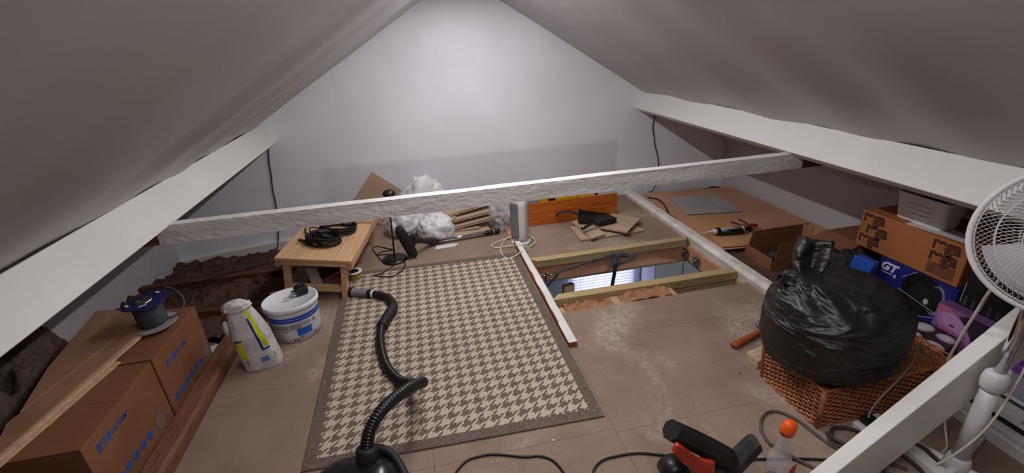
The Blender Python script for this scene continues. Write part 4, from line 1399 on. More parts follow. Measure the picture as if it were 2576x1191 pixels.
#PART5
# ---------------------------------------------------------------- right eave: flat cardboard, grey board, sealant gun
FC = 'flattened cardboard sheets'
slab_('cardboard_sheet', [(1.975, 3.80), (2.60, 3.84), (2.70, 2.47), (1.955, 2.555)], 0.0, 0.005, M_CARDFLAT, 'lowest flattened cardboard sheet peeping out beside the white plate', 'cardboard', group=FC)
slab_('cardboard_sheet', [(2.03, 3.85), (2.872, 3.72), (2.868, 2.47), (2.005, 2.585)], 0.006, 0.012, M_CARDFLAT, 'large flattened cardboard sheet spread under the right eave', 'cardboard', group=FC)
slab_('cardboard_sheet', [(2.045, 3.06), (2.42, 3.10), (2.40, 2.50), (1.985, 2.57)], 0.013, 0.017, mat('pale_flat_cardboard', (198, 148, 106), (188, 136, 96), 3, 0.75), 'smaller cardboard sheet on top under the sealant gun', 'cardboard', group=FC)
tag(obj('grey_board', quadbox([(2.159, 3.629), (2.094, 3.193), (2.539, 3.11), (2.599, 3.545)], 0.018, 0.024), mat('grey_board', (170, 164, 164), (160, 154, 154), 4, 0.6), bevel=0.001), 'square grey board lying on the flat cardboard', 'board')
sg = thing('sealant_gun', 'black sealant gun with white nozzle and red trigger on the cardboard', 'sealant gun', (2.15, 2.76, 0.018))
zc = 0.048
obj('nozzle', tube([(1.965, 2.775, 0.045), (2.010, 2.768, zc), (2.045, 2.762, zc)], lambda t: 0.003 + 0.008 * t, 12), M_WHITEPL, sg, smooth=True, world=True)
obj('shoulder', tube([(2.045, 2.762, zc), (2.058, 2.760, zc)], 0.019, 18, smooth=False), M_WHITEPL, sg, smooth=False, world=True)
obj('front_ring', tube([(2.058, 2.760, zc), (2.082, 2.757, zc)], 0.029, 20, smooth=False), M_BLACK, sg, world=True)
obj('cartridge', tube([(2.083, 2.757, zc), (2.245, 2.733, zc)], 0.0255, 20, smooth=False), mat('silver_sealant_label', (168, 164, 166), (150, 146, 148), 30, 0.4), sg, smooth=True, world=True)
obj('cradle', tube([(2.083, 2.750, zc - 0.006), (2.250, 2.726, zc - 0.006)], 0.0265, 20, smooth=False), M_BLACK, sg, smooth=True, world=True)
obj('end_cap', tube([(2.246, 2.733, zc), (2.258, 2.731, zc)], 0.028, 20, smooth=False), M_WHITEPL, sg, world=True)
obj('handle', tube([(2.262, 2.731, zc), (2.30, 2.728, zc), (2.33, 2.742, 0.035), (2.37, 2.79, 0.030)], 0.014, 10), M_BLACKM, sg, smooth=True, world=True)
obj('trigger', tube([(2.29, 2.735, 0.05), (2.33, 2.765, 0.052), (2.375, 2.775, 0.048), (2.41, 2.770, 0.042)], 0.014, 10), M_RED, sg, smooth=True, world=True)
obj('push_rod', tube([(2.30, 2.735, 0.055), (2.27, 2.80, 0.06), (2.245, 2.86, 0.06)], 0.007, 8), M_BLACK, sg, smooth=True, world=True)
obj('push_rod', tube([(2.34, 2.76, 0.055), (2.34, 2.83, 0.06), (2.33, 2.88, 0.06)], 0.006, 8), M_BLACK, sg, smooth=True, world=True)

# open carton
ob = thing('open_carton', 'open brown carton with raised flaps beyond the bin bag', 'box', (2.33, 2.36, -0.05))
zb = -0.045
obj('base', box(2.10, 2.56, 2.236, 2.484, zb, zb + 0.004), M_CARDIN, ob, world=True)
obj('end_panel', box(2.097, 2.101, 2.236, 2.484, zb, 0.062), M_CARD, ob, world=True)
obj('side_panel', prism([(2.097, zb), (2.56, zb), (2.575, 0.158), (2.135, 0.162)], 2.232, 2.2355), M_CARD, ob, world=True)
obj('side_panel', prism([(2.10, zb), (2.56, zb), (2.575, 0.150), (2.14, 0.150)], 2.4845, 2.488), M_CARD, ob, world=True)
obj('end_panel', xf(box(-0.002, 0.002, -0.123, 0.123, 0.0, 0.205), TR((2.562, 2.36, zb), (0, 0.10, 0))), M_CARDIN, ob, world=True)
obj('inner_flap', xf(box(-0.002, 0.002, -0.03, 0.03, 0.0, 0.12), TR((2.545, 2.455, 0.03), (0, 0.1, 0.8))), M_CARDIN, ob, world=True)
cg = thing('black_wire_bundle', 'dark bundle with red cap lying inside the open carton', 'bundle', (2.26, 2.36, zb + 0.005))
obj('bundle', blob((0, 0, 0.045), (0.075, 0.07, 0.045), 24, 14, lambda d: 1 + 0.2 * nz(d.x * 3, d.y * 3, d.z * 3)), M_BLACKM, cg, smooth=True)
obj('red_cap', blob((0.035, -0.02, 0.085), (0.02, 0.02, 0.016), 14, 10, lambda d: 1), M_RED, cg, smooth=True)
obj('white_sleeve', xf(box(-0.03, 0.03, -0.02, 0.02, 0, 0.012), TR((-0.02, -0.085, 0.002))), M_PAPER, cg, bevel=0.003)
tag(obj('paper_scrap', xf(box(-0.07, 0.07, -0.05, 0.05, 0, 0.003), TR((2.30, 2.13, -0.018), (0, 0.05, 0.3))), M_PAPER), 'white paper under the corner of the open carton', 'paper')

# brown carton and dark clutter behind the bag
cbx = thing('brown_carton', 'plain brown carton behind the bin bag knot', 'box', (2.55, 2.06, 0))
obj('body', box(2.43, 2.78, 1.955, 2.20, 0.0, 0.235), M_CARD, cbx, world=True, bevel=0.003)
obj('flap', xf(box(-0.002, 0.002, -0.12, 0.12, 0, 0.11), TR((2.43, 2.08, 0.235), (0, -1.9, 0))), M_CARD, cbx, world=True)
tag(obj('cardboard_flap_piece', xf(box(-0.003, 0.003, -0.05, 0.05, 0.0, 0.20), TR((1.99, 1.925, 0.0), (0.0, 0.35, -0.5))), M_CARD), 'upright torn cardboard piece left of the bin bag knot', 'cardboard')
dk = crumple('dark_holdall', (2.28, 1.885, 0.12), (0.085, 0.085, 0.12), 2.0, M_BLACKM, None, None, 0.2)
tag(dk, 'dark crumpled bag between bin bag and brown carton', 'bag')
tag(obj('blue_packet', xf(box(-0.03, 0.03, -0.05, 0.05, 0, 0.10), TR((2.27, 1.80, 0.150), (0.1, 0.1, 0.3))), mat('bright_blue_card', (28, 92, 190), (24, 80, 170), 5, 0.4), bevel=0.002), 'bright blue packet edge left of the racing game box', 'packet')

# racing wheel game box
M_GTBLUE = mat_print('racing_box_print', (34, 40, 130), [(0.30, 0.55, 0.30, 0.34, (20, 20, 40)), (0.0, 1.0, 0.0, 0.10, (24, 26, 70))], 0.35, (26, 30, 110),
                     [(0.62, 0.60, 0.26, 0.42, (14, 14, 18)), (0.80, 0.62, 0.10, 0.30, (120, 124, 140)), (0.78, 0.62, 0.09, 0.26, (22, 22, 28)), (0.62, 0.58, 0.15, 0.24, (28, 28, 34)), (0.70, 0.52, 0.03, 0.06, (190, 190, 200)), (0.35, 0.22, 0.10, 0.12, (16, 18, 40))])
gt = thing('racing_wheel_box', 'blue boxed racing wheel with white logo under the orange carton', 'box', (2.5, 1.57, 0))
fv, ff = box(2.345, 2.70, 1.385, 1.77, 0.0, 0.266)
obj('body', (fv, ff), mat('racing_box_side', (30, 36, 110), (24, 28, 90), 5, 0.4), gt, world=True, bevel=0.002)
obj('front_print', ([(2.3445, 1.769, 0.001), (2.3445, 1.386, 0.001), (2.3445, 1.386, 0.265), (2.3445, 1.769, 0.265)], [(0, 1, 2, 3)]), M_GTBLUE, gt, world=True, uv=[(0, 0), (1, 0), (1, 1), (0, 1)])
M_WPRINT = mat('white_print', (216, 218, 226), (200, 202, 212), 9, 0.5)


def facing_left(x, y, z, t):
    """text frame on a face that looks towards -x: text x -> -y, text y -> +z"""
    return Matrix.Translation(-Vector(t.location)) @ Matrix(((0, 0, -1, x), (-1, 0, 0, y), (0, 1, 0, z), (0, 0, 0, 1)))


lettering('GT', 0.060, M_WPRINT, gt, facing_left(2.3440, 1.760, 0.205, gt), 0.003, 0.25, 'logo', 1.05)
lettering('6', 0.030, M_WPRINT, gt, facing_left(2.3440, 1.683, 0.180, gt), 0.001, 0.1, 'logo')
obj('logo_line', box(2.3436, 2.3444, 1.690, 1.750, 0.188, 0.193), M_WPRINT, gt, world=True)
for (a, b) in (((1.64, 0.205), (1.58, 0.262)), ((1.64, 0.14), (1.43, 0.10)), ((1.64, 0.065), (1.52, 0.045)), ((1.52, 0.045), (1.42, 0.09))):
    obj('print_line', rod((2.344, *a), (2.344, *b), 0.0012, 5), M_WPRINT, gt, world=True)

# orange carton
M_RCARD = mat('orange_brown_cardboard', (172, 106, 58), (160, 96, 50), 4, 0.7)
rb = thing('orange_carton', 'orange brown carton with repeated brown lettering, under the white tub', 'box', (2.53, 1.67, 0.267))
obj('body', box(2.352, 2.70, 1.405, 1.940, 0.267, 0.470), M_RCARD, rb, world=True, bevel=0.004)
obj('side_flap', xf(box(-0.16, 0.0, -0.002, 0.002, 0, 0.17), TR((2.545, 1.948, 0.275), (0, 0, 0.06))), M_RCARD, rb, world=True)
obj('tape', box(2.3512, 2.3518, 1.87, 1.938, 0.355, 0.405), mat('yellowed_tape', (150, 110, 48), (140, 100, 40), 9, 0.35), rb, world=True)
for (yy, zs) in ((1.928, (0.418, 0.356, 0.297)), (1.560, (0.414, 0.354))):
    for k, z in enumerate(zs):
        lettering('rega', 0.090, M_BROWNPRINT, rb, facing_left(2.3508, yy - (0.03 if (k == 1 and yy > 1.8) else 0), z, rb), 0.0034, 0.0, 'lettering', 0.78 if yy > 1.8 else 0.80)
obj('scuffed_label', box(2.3510, 2.3518, 1.43, 1.555, 0.285, 0.345), mat('scuffed_brown_print', (120, 76, 48), (104, 62, 38), 40, 0.8), rb, world=True)
# white tub on the carton
tb_ = thing('white_storage_tub', 'white plastic tub with faint pen writing on the orange carton', 'tub', (2.465, 1.70, 0.4715))


def rrect(w, d, r=0.02, n=5):
    p = []
    for (sx, sy, a0) in ((1, 1, 0), (-1, 1, 1), (-1, -1, 2), (1, -1, 3)):
        for k in range(n + 1):
            a = (a0 + k / n) * math.pi / 2
            p.append((sx * (w - r) + r * math.cos(a), sy * (d - r) + r * math.sin(a)))
    return p


v1, f1 = loft([(rrect(0.052, 0.115), 0.0), (rrect(0.062, 0.128), 0.125), (rrect(0.066, 0.132), 0.130), (rrect(0.066, 0.132), 0.140), (rrect(0.061, 0.127), 0.140), (rrect(0.052, 0.114), 0.006)])
obj('shell', (v1, f1), M_WHITEPL, tb_, smooth=False)
for k in range(3):
    pts = [(-0.0605 - 0.0035 * 0, 0.06 - 0.012 * i, 0.094 - 0.024 * k + 0.006 * nz(i * 1.7, k * 5.0)) for i in range(11)]
    pts = [(-0.053 - 0.08 * p[2], p[1], p[2]) for p in pts]
    obj('pen_writing', tube(pts, 0.0012, 5, per=2), M_EMB, tb_)
tag(obj('dark_contents', blob((2.465, 1.70, 0.555), (0.042, 0.10, 0.045), 20, 12, lambda d: 1 + 0.15 * nz(d.x * 4, d.y * 4, d.z * 4)), mat('dark_brown_stuff', (62, 46, 40), (48, 36, 32), 12, 0.8), smooth=True), 'dark brown bundle inside the white storage tub', 'bundle')
tag(obj('paper_scrap', xf(box(-0.05, 0.06, -0.17, 0.10, 0, 0.001), TR((2.42, 1.62, 0.4705), (0, 0, 0.1))), M_PAPER), 'paper sheet sticking out under the white storage tub', 'paper')

# black glossy box, magenta box, portrait box, plates box
db = thing('black_glossy_box', 'glossy black box with grey skyline print right of the orange carton', 'box', (2.5, 1.22, 0.212))
obj('body', box(2.325, 2.66, 1.02, 1.362, 0.2125, 0.378), mat('glossy_black_card', (20, 19, 21), (15, 14, 16), 5, 0.25), db, world=True, bevel=0.002)
rnd = random.Random(4)
for k in range(9):
    y = 1.345 - k * 0.032
    h = 0.03 + 0.07 * rnd.random()
    obj('skyline_print', box(2.3240, 2.3248, y - 0.012, y, 0.222, 0.222 + h), mat('dark_grey_print%d' % k, (66 - 4 * k, 64 - 4 * k, 66 - 4 * k), None, 40, 0.5), db, world=True)
obj('edge_print', box(2.3240, 2.3248, 1.355, 1.359, 0.23, 0.33), M_EMB, db, world=True)
tag(obj('magenta_box', box(2.33, 2.68, 1.0, 1.375, 0.0, 0.2115), mat('magenta_card', (112, 40, 76), (96, 32, 64), 5, 0.5), bevel=0.002), 'dark magenta box under the glossy black box', 'box')
fb = thing('portrait_box', 'lilac box printed with a smiling face behind the plates box', 'box', (2.29, 1.25, 0))
obj('body', box(2.262, 2.324, 1.00, 1.395, 0.0, 0.215), mat('lilac_card', (120, 84, 130), (108, 74, 118), 5, 0.45), fb, world=True, bevel=0.002)
M_FACE = mat_print('portrait_print', (146, 96, 152), [(0.0, 0.40, 0.0, 0.08, (80, 50, 90))], 0.4, (128, 80, 138),
                   [(0.36, 0.56, 0.27, 0.50, (40, 28, 48), -0.3), (0.23, 0.55, 0.165, 0.44, (172, 112, 160), 0.35), (0.20, 0.70, 0.12, 0.20, (186, 140, 190), 0.5), (0.17, 0.36, 0.09, 0.16, (170, 84, 128), 0.3),
                    (0.20, 0.62, 0.034, 0.022, (64, 36, 74), 0.3), (0.33, 0.50, 0.034, 0.022, (64, 36, 74), 0.3), (0.24, 0.48, 0.012, 0.06, (146, 88, 136), 0.5), (0.205, 0.32, 0.06, 0.018, (120, 44, 84), 0.5),
                    (0.08, 0.93, 0.07, 0.08, (190, 96, 128)), (0.60, 0.78, 0.02, 0.24, (176, 166, 188), -0.3), (0.86, 0.66, 0.09, 0.04, (168, 56, 104))])
obj('portrait', ([(2.2615, 1.394, 0.001), (2.2615, 1.001, 0.001), (2.2615, 1.001, 0.214), (2.2615, 1.394, 0.214)], [(0, 1, 2, 3)]), M_FACE, fb, world=True, uv=[(0, 0), (1, 0), (1, 1), (0, 1)])
pb = thing('plates_box', 'black box printed with pale plates lying behind the bin bag', 'box', (2.15, 1.34, 0), (0, 0, 0.0))
obj('body', quadbox([(2.035, 1.50), (2.062, 1.200), (2.256, 1.262), (2.249, 1.50)], 0.0, 0.099), mat('black_card', (18, 17, 19), (14, 13, 15), 5, 0.35), pb, world=True, bevel=0.001)
W_ = (186, 182, 184)
W2 = (150, 146, 148)
ells = []
for (u, v, r) in ((0.10, 0.78, 0.16), (0.50, 0.74, 0.17), (0.88, 0.74, 0.13), (0.16, 0.28, 0.15), (0.52, 0.26, 0.16), (0.86, 0.24, 0.13)):
    ells += [(u, v, r, r * 1.25, W2), (u - 0.01, v + 0.02, r * 0.82, r * 1.02, W_), (u, v, r * 0.5, r * 0.62, (206, 202, 204)), ]
M_PLT = mat_print('plates_print', (24, 22, 24), [], 0.3, (18, 16, 18), ells)
obj('plates_print', ([(2.035, 1.498, 0.0995), (2.062, 1.201, 0.0995), (2.255, 1.262, 0.0995), (2.248, 1.498, 0.0995)], [(0, 1, 2, 3)]), M_PLT, pb, world=True, uv=[(0, 0), (1, 0), (1, 1), (0, 1)])
tag(obj('tray', quadbox([(1.99, 1.47), (2.012, 1.17), (2.06, 1.17), (2.038, 1.47)], 0.0, 0.018), M_GREYPL, bevel=0.003), 'pale grey tray edge on the floor before the plates box', 'tray')

# white flat packs under the strut
wp = 'white flat boxes under the strut'
tag(obj('white_flat_box', box(1.89, 2.24, 0.55, 1.03, 0.0, 0.048), M_WHITEPL, bevel=0.004), 'lowest white flat box under the strut behind the fan pole', 'box', wp)
tag(obj('white_flat_box', box(1.905, 2.24, 0.55, 1.03, 0.049, 0.072), M_WHITEPL, bevel=0.006), 'rounded white tray on the lowest white flat box', 'box', wp)
wb = thing('labelled_flat_box', 'white flat box with barcode and black stripe behind the fan pole', 'box', (2.05, 0.8, 0.073))
obj('body', box(1.93, 2.24, 0.55, 1.06, 0.073, 0.098), M_PAPER, wb, world=True, bevel=0.002)
obj('black_stripe', box(1.9285, 1.9295, 0.55, 1.06, 0.076, 0.095), M_BLACK, wb, world=True)
obj('dark_band', box(2.03, 2.05, 0.55, 1.06, 0.0985, 0.0992), mat('slate_print', (70, 68, 82), (60, 58, 72), 6, 0.5), wb, world=True)
bars = [box(1.955, 1.985, 0.842 - k * 0.0055 - 0.0012 * (1 + k % 2), 0.842 - k * 0.0055, 0.0985, 0.0990) for k in range(7)]
bb = obj('barcode', join(*bars), M_BLACKM, wb, world=True)
bb['kind'] = 'stuff'
obj('orange_mark', box(1.955, 1.985, 0.74, 0.765, 0.0985, 0.0990), M_ORANGERED, wb, world=True)
pt = thing('lidded_container', 'grey container with purple lid standing on the labelled box', 'container', (2.13, 0.90, 0.0995))
obj('body', loft([(rrect(0.055, 0.075), 0.0), (rrect(0.062, 0.082), 0.10)]), mat('smoky_grey_plastic', (140, 138, 154), (126, 124, 140), 5, 0.3), pt)
obj('lid', loft([(rrect(0.066, 0.086), 0.1005), (rrect(0.066, 0.086), 0.125), (rrect(0.06, 0.08), 0.13)]), mat('purple_plastic', (104, 62, 142), (92, 52, 128), 5, 0.35), pt)
tag(obj('white_trunking', box(1.545, 1.592, 0.35, 0.985, 0.0005, 0.036), M_WHITEPAINT, bevel=0.002), 'short white trunking lying on the floor beside the cables', 'trunking')

# ---------------------------------------------------------------- wicker basket
wk = thing('wicker_basket', 'rectangular brown wicker basket under the black bin bag', 'basket', (1.65, 1.225, 0.0))
M_WICK = mat('wicker', (190, 122, 78), (150, 90, 54), 40, 0.55)
M_WICKD = mat('wicker_inside', (84, 50, 32), (64, 38, 24), 20, 0.8)
BX, BY, BHt = 0.290, 0.146, 0.19


def brect(t, out=0.0, z=0.0):
    """point round the basket's plan, t in 0..1, slightly flared with height"""
    fl_ = 1 + 0.06 * z / BHt
    a, b = BX * fl_ + out, BY * fl_ + out
    per = 4 * (a + b)
    s = (t % 1.0) * per
    if s < 2 * a:
        return (-a + s, -b)
    s -= 2 * a
    if s < 2 * b:
        return (a, -b + s)
    s -= 2 * b
    if s < 2 * a:
        return (a - s, b)
    s -= 2 * a
    return (-a, b - s)


obj('inner_wall', loft([([(-BX + 0.006, -BY + 0.006), (BX - 0.006, -BY + 0.006), (BX - 0.006, BY - 0.006), (-BX + 0.006, BY - 0.006)], 0.004), ([(-BX * 1.05 + 0.006, -BY * 1.05 + 0.006), (BX * 1.05 - 0.006, -BY * 1.05 + 0.006), (BX * 1.05 - 0.006, BY * 1.05 - 0.006), (-BX * 1.05 + 0.006, BY * 1.05 - 0.006)], BHt - 0.012)]), M_WICKD, wk)
strands = []
NS = 76
rows = 17
for r_ in range(rows):
    z = 0.008 + (BHt - 0.022) * r_ / (rows - 1)
    pts = []
    for i in range(NS * 2):
        t = i / (NS * 2)
        w = 0.0042 * math.sin(math.pi * i / 2 + (math.pi if r_ % 2 else 0) + 0.001)
        w = 0.0050 * (1 if ((i // 2 + r_) % 2 == 0) else -1) * (1 if i % 2 == 0 else 0.55)
        x, y = brect(t, 0.001 + w, z)
        pts.append((x, y, z + 0.0012 * nz(i * 0.7, r_ * 3.1)))
    strands.append(tube(pts, 0.0044, 5, closed=True, smooth=False))
ws = obj('woven_strands', join(*strands), M_WICK, wk, smooth=True)
ws['kind'] = 'stuff'
stk = []
for i in range(NS):
    x0, y0 = brect(i / NS, 0.0, 0.0)
    x1, y1 = brect(i / NS, 0.0, BHt)
    stk.append(rod((x0, y0, 0.004), (x1, y1, BHt - 0.004), 0.0026, 5))
ws = obj('stakes', join(*stk), M_WICK, wk)
ws['kind'] = 'stuff'
for (nm, z, ph) in (('base_braid', 0.006, 0), ('rim_braid', BHt - 0.004, 0), ('rim_braid', BHt + 0.001, math.pi)):
    pts = []
    for i in range(240):
        x, y = brect(i / 240, 0.004 + 0.003 * math.cos(i * 0.8 + ph), z)
        pts.append((x, y, z + 0.003 * math.sin(i * 0.8 + ph)))
    obj(nm, tube(pts, 0.0045, 6, closed=True, smooth=False), M_WICK, wk, smooth=True)
for (sx, sy) in ((-1, -1), (1, -1), (1, 1), (-1, 1)):
    obj('corner_post', rod((sx * (BX + 0.003), sy * (BY + 0.003), 0.006), (sx * (BX * 1.06 + 0.003), sy * (BY * 1.06 + 0.003), BHt), 0.0085, 10), M_WICK, wk, smooth=True)
ldv = []
for k in range(30):
    y = -BY * 1.03 + 2 * BY * 1.03 * k / 29
    ldv.append(tube([(-BX * 1.02 + 2 * BX * 1.02 * i / 60, y, BHt - 0.012 + 0.003 * (1 if (i + k) % 2 else -1)) for i in range(61)], 0.0042, 5, smooth=False))
o = obj('lid_weave', join(*ldv), M_WICK, wk, smooth=True)
o['kind'] = 'stuff'

# ---------------------------------------------------------------- black bin bag
q = NT('black_polythene')
v = q.coord()
q.set(q.mix(q.ramp(q.noise(v, 6.0, 4.0), 0.35, 0.65), lin((24, 21, 22)), lin((16, 14, 15))), q.ramp(q.noise(v, 5.0, 3.0), 1.6, -0.2), 0.0, 0.6)
q.b.inputs['Roughness'].default_value = 0.44
for l_ in list(q.t.links):
    if l_.to_socket == q.b.inputs['Roughness']:
        q.t.links.remove(l_)
vs = q.coord((1.0, 1.0, 2.4))
h1 = q.noise(vs, 3.4, 3.0, 0.45, 1.6)
q.bump(h1, 0.8, 0.06)
M_BIN = q.m
bg = thing('bin_bag', 'full black bin bag tied at the top, sitting on the wicker basket', 'bin bag', (1.478, 1.222, 0.175))
NECK = Vector((-0.13, 0.05, 0.125))


def bagfn(d):
    # sagging sack: wide low belly, drawn up to an off-centre neck with radial pleats
    th = math.acos(max(-1, min(1, d.z)))
    t = th / math.pi            # 0 top .. 1 bottom
    az = math.atan2(d.y, d.x)
    r = math.sin(th) ** 0.50
    z = 0.165 * math.copysign(abs(d.z) ** 0.62, d.z) * (1 + 0.15 * d.x)
    if d.z < 0:
        z = -0.195 * abs(d.z) ** 0.72
    rx, ry = 0.244 + 0.03 * max(0, t - 0.4), 0.222
    top = max(0.0, (0.42 - t) / 0.42)
    pinch = 1 - 0.36 * top ** 1.6
    pleat = 1 + 0.10 * top * math.sin(az * 11 + 2 * nz(az * 2, 1)) + 0.03 * ridged(d.x * 1.5, d.y * 1.5, d.z * 3.2 + 4, 4)
    p = Vector((d.x / max(1e-4, math.sin(th)) * r * rx, d.y / max(1e-4, math.sin(th)) * r * ry, 0)) * pinch * pleat if th > 1e-3 and th < math.pi - 1e-3 else Vector((0, 0, 0))
    sh = top ** 1.6
    return Vector((p.x + NECK.x * sh, p.y + NECK.y * sh, z + 0.014 * fbm(d.x * 2, d.y * 2, d.z * 2) + 0.03 * top))


obj('sack', blob((0, 0, 0.197), (1, 1, 1), 120, 80, bagfn), M_BIN, bg, smooth=True)
obj('knot', blob(NECK + Vector((-0.01, 0, 0.19)), (0.062, 0.055, 0.05), 40, 26, lambda d: 1 + 0.35 * ridged(d.x * 1.8, d.y * 1.8, d.z * 1.8 + 3, 4) - 0.15), M_BIN, bg, smooth=True)


def bag_ear(base, dir_, w, L_, seed):
    v, f = [], []
    n, m_ = 14, 12
    D = Vector(dir_).normalized()
    S = D.cross(Vector((0, 0, 1))).normalized()
    U = S.cross(D)
    for lay in (0, 1):
        for j in range(n + 1):
            t = j / n
            for i in range(m_ + 1):
                s = i / m_ - 0.5
                wd = w * (0.3 + 0.8 * math.sin(min(1, t * 1.1) * math.pi * 0.62))
                p = Vector(base) + D * (L_ * t) + S * (s * wd * 2) + U * (0.03 * math.sin(s * 9 + seed) * (1 - 0.4 * t) + 0.02 * nz(s * 4, t * 4, seed) - 0.02 * t * t + 0.003 * lay)
                v.append(p)
    k = (n + 1) * (m_ + 1)
    for lay in (0, 1):
        for j in range(n):
            for i in range(m_):
                a = lay * k + j * (m_ + 1) + i
                q_ = (a, a + 1, a + m_ + 2, a + m_ + 1)
                f.append(q_ if lay else tuple(reversed(q_)))
    rim = [i for i in range(m_ + 1)] + [j * (m_ + 1) + m_ for j in range(1, n + 1)] + [n * (m_ + 1) + i for i in range(m_ - 1, -1, -1)] + [j * (m_ + 1) for j in range(n - 1, 0, -1)]
    for a, b in zip(rim, rim[1:] + rim[:1]):
        f.append((a, b, k + b, k + a))
    return v, f


obj('bag_ear', bag_ear(NECK + Vector((0, 0, 0.20)), (-0.5, 0.2, 0.55), 0.045, 0.10, 1.0), M_BIN, bg, smooth=True)
obj('bag_ear', bag_ear(NECK + Vector((0.03, 0.02, 0.20)), (0.40, 0.35, 0.8), 0.060, 0.20, 4.0), M_BIN, bg, smooth=True)
obj('bag_ear', bag_ear(NECK + Vector((0.02, -0.02, 0.20)), (0.8, 0.1, 0.12), 0.06, 0.14, 7.0), M_BIN, bg, smooth=True)

hm = thing('hammer', 'claw hammer with worn wooden handle beside the basket', 'hammer', (1.45, 1.6, 0.0))
obj('handle', tube([(1.362, 1.582, 0.019), (1.42, 1.602, 0.019), (1.50, 1.625, 0.020), (1.58, 1.65, 0.022)], lambda t: 0.0185 - 0.005 * t, 14), mat_wood('worn_orange_wood', (176, 96, 50), (140, 70, 34), (8, 8, 8)), hm, smooth=True, world=True)
obj('head', tube([(1.575, 1.60, 0.022), (1.582, 1.65, 0.022), (1.59, 1.71, 0.020)], lambda t: 0.019 - 0.006 * (t > 0.6), 14), M_DARKST, hm, smooth=True, world=True)
tag(obj('timber_block', quadbox([(1.364, 1.497), (1.369, 1.425), (1.50, 1.425), (1.49, 1.522)], 0.0005, 0.045), mat_wood('dusty_timber_block', (206, 182, 152), (176, 150, 120), (2, 9, 9), 0.8), bevel=0.002), 'short dusty timber block beside the basket and hammer', 'timber')
#PART6
# ---------------------------------------------------------------- pedestal fan
fn = thing('pedestal_fan', 'white pedestal fan at the right edge with wire grille', 'fan', (1.645, 0.80, 0.0))
M_FANW = mat('fan_white', (214, 210, 214), (202, 198, 202), 6, 0.4)
M_WIRE = mat('fan_wire', (206, 204, 204), (190, 188, 188), 8, 0.35)
for k in range(4):
    a = 0.35 + k * math.pi / 2
    obj('foot', tube([(0, 0, 0.030), (0.10 * math.cos(a), 0.10 * math.sin(a), 0.026), (0.24 * math.cos(a), 0.24 * math.sin(a), 0.016)], 0.015, 10, per=4), M_FANW, fn, smooth=True)
obj('foot_hub', lathe([(0.035, 0.0), (0.04, 0.02), (0.034, 0.06), (0.028, 0.075)], 24)[:2], M_FANW, fn, smooth=True)
obj('lower_pole', lathe([(0.024, 0.07), (0.024, 0.365)], 24)[:2], M_FANW, fn, smooth=True)
obj('collar', lathe([(0.026, 0.36), (0.033, 0.372), (0.034, 0.395), (0.030, 0.42), (0.020, 0.43)], 24)[:2], M_FANW, fn, smooth=True)
obj('steel_pole', lathe([(0.0145, 0.428), (0.0145, 0.79)], 20)[:2], M_CHROME, fn, smooth=True)
FD = Vector((-0.82, -0.50, 0.30)).normalized()
FC_ = Vector((1.695, 0.80, 0.860)) + FD * 0.09
fz = FD
fx = Vector((0, 0, 1)).cross(fz).normalized()
fy = fz.cross(fx)
FM = Matrix(((fx.x, fy.x, fz.x, FC_.x), (fx.y, fy.y, fz.y, FC_.y), (fx.z, fy.z, fz.z, FC_.z), (0, 0, 0, 1)))
obj('motor', xf(lathe([(0.03, -0.17), (0.055, -0.16), (0.06, -0.09), (0.05, -0.065), (0.02, -0.06)], 24)[:2], FM), M_FANW, fn, smooth=True, world=True)
obj('neck', tube([(1.645, 0.80, 0.78), (1.645, 0.80, 0.82), tuple(FM @ Vector((0, -0.01, -0.12)))], 0.022, 12, per=4), M_FANW, fn, smooth=True, world=True)
RF = 0.200
obj('rim', xf(tube([(RF * math.cos(a), RF * math.sin(a), 0) for a in [2 * math.pi * k / 48 for k in range(48)]], 0.0085, 10, per=1, closed=True), FM), M_FANW, fn, smooth=True, world=True)
for (sgn, nm) in ((1, 'front_grille'), (-1, 'rear_grille')):
    w = []
    for rr in (0.05, 0.10, 0.15, 0.19):
        z = sgn * 0.075 * (1 - (rr / RF) ** 4)
        w.append(tube([(rr * math.cos(a), rr * math.sin(a), z) for a in [2 * math.pi * k / 40 for k in range(40)]], 0.0016, 5, per=1, closed=True))
    NW = 84
    for k in range(NW):
        a = 2 * math.pi * k / NW
        pts = []
        for i in range(9):
            t = i / 8
            rr = 0.035 + (RF - 0.035) * t
            aa = a + 0.5 * t * t * sgn
            pts.append((rr * math.cos(aa), rr * math.sin(aa), sgn * 0.075 * (1 - (rr / RF) ** 4)))
        w.append(tube(pts, 0.0011, 4, smooth=False))
    o = obj(nm, xf(join(*w), FM), M_WIRE, fn, smooth=True, world=True)
    o['kind'] = 'stuff'
    obj('hub_cap', xf(lathe([(0.038, 0.0), (0.036, 0.006), (0.02, 0.010)], 24)[:2], FM @ Matrix.Translation((0, 0, 0.071 if sgn > 0 else -0.085))), M_FANW, fn, smooth=True, world=True)
for k in range(3):
    v_, f_ = [], []
    for lay in (0, 1):
        for j in range(9):
            t = j / 8
            rr = 0.03 + 0.145 * t
            for i in range(13):
                s = i / 12
                a = 2 * math.pi * k / 3 + (s - 0.5) * (1.55 - 0.1 * t)
                v_.append((rr * math.cos(a), rr * math.sin(a), 0.030 * (s - 0.5) * 1.4 + 0.002 * lay))
    for lay in (0, 1):
        for j in range(8):
            for i in range(12):
                a = lay * 117 + j * 13 + i
                q_ = (a, a + 1, a + 14, a + 13)
                f_.append(q_ if lay else tuple(reversed(q_)))
    obj('blade', xf((v_, f_), FM), mat('fan_blade%d' % k, (176, 172, 178), (166, 162, 168), 5, 0.35), fn, smooth=True, world=True)
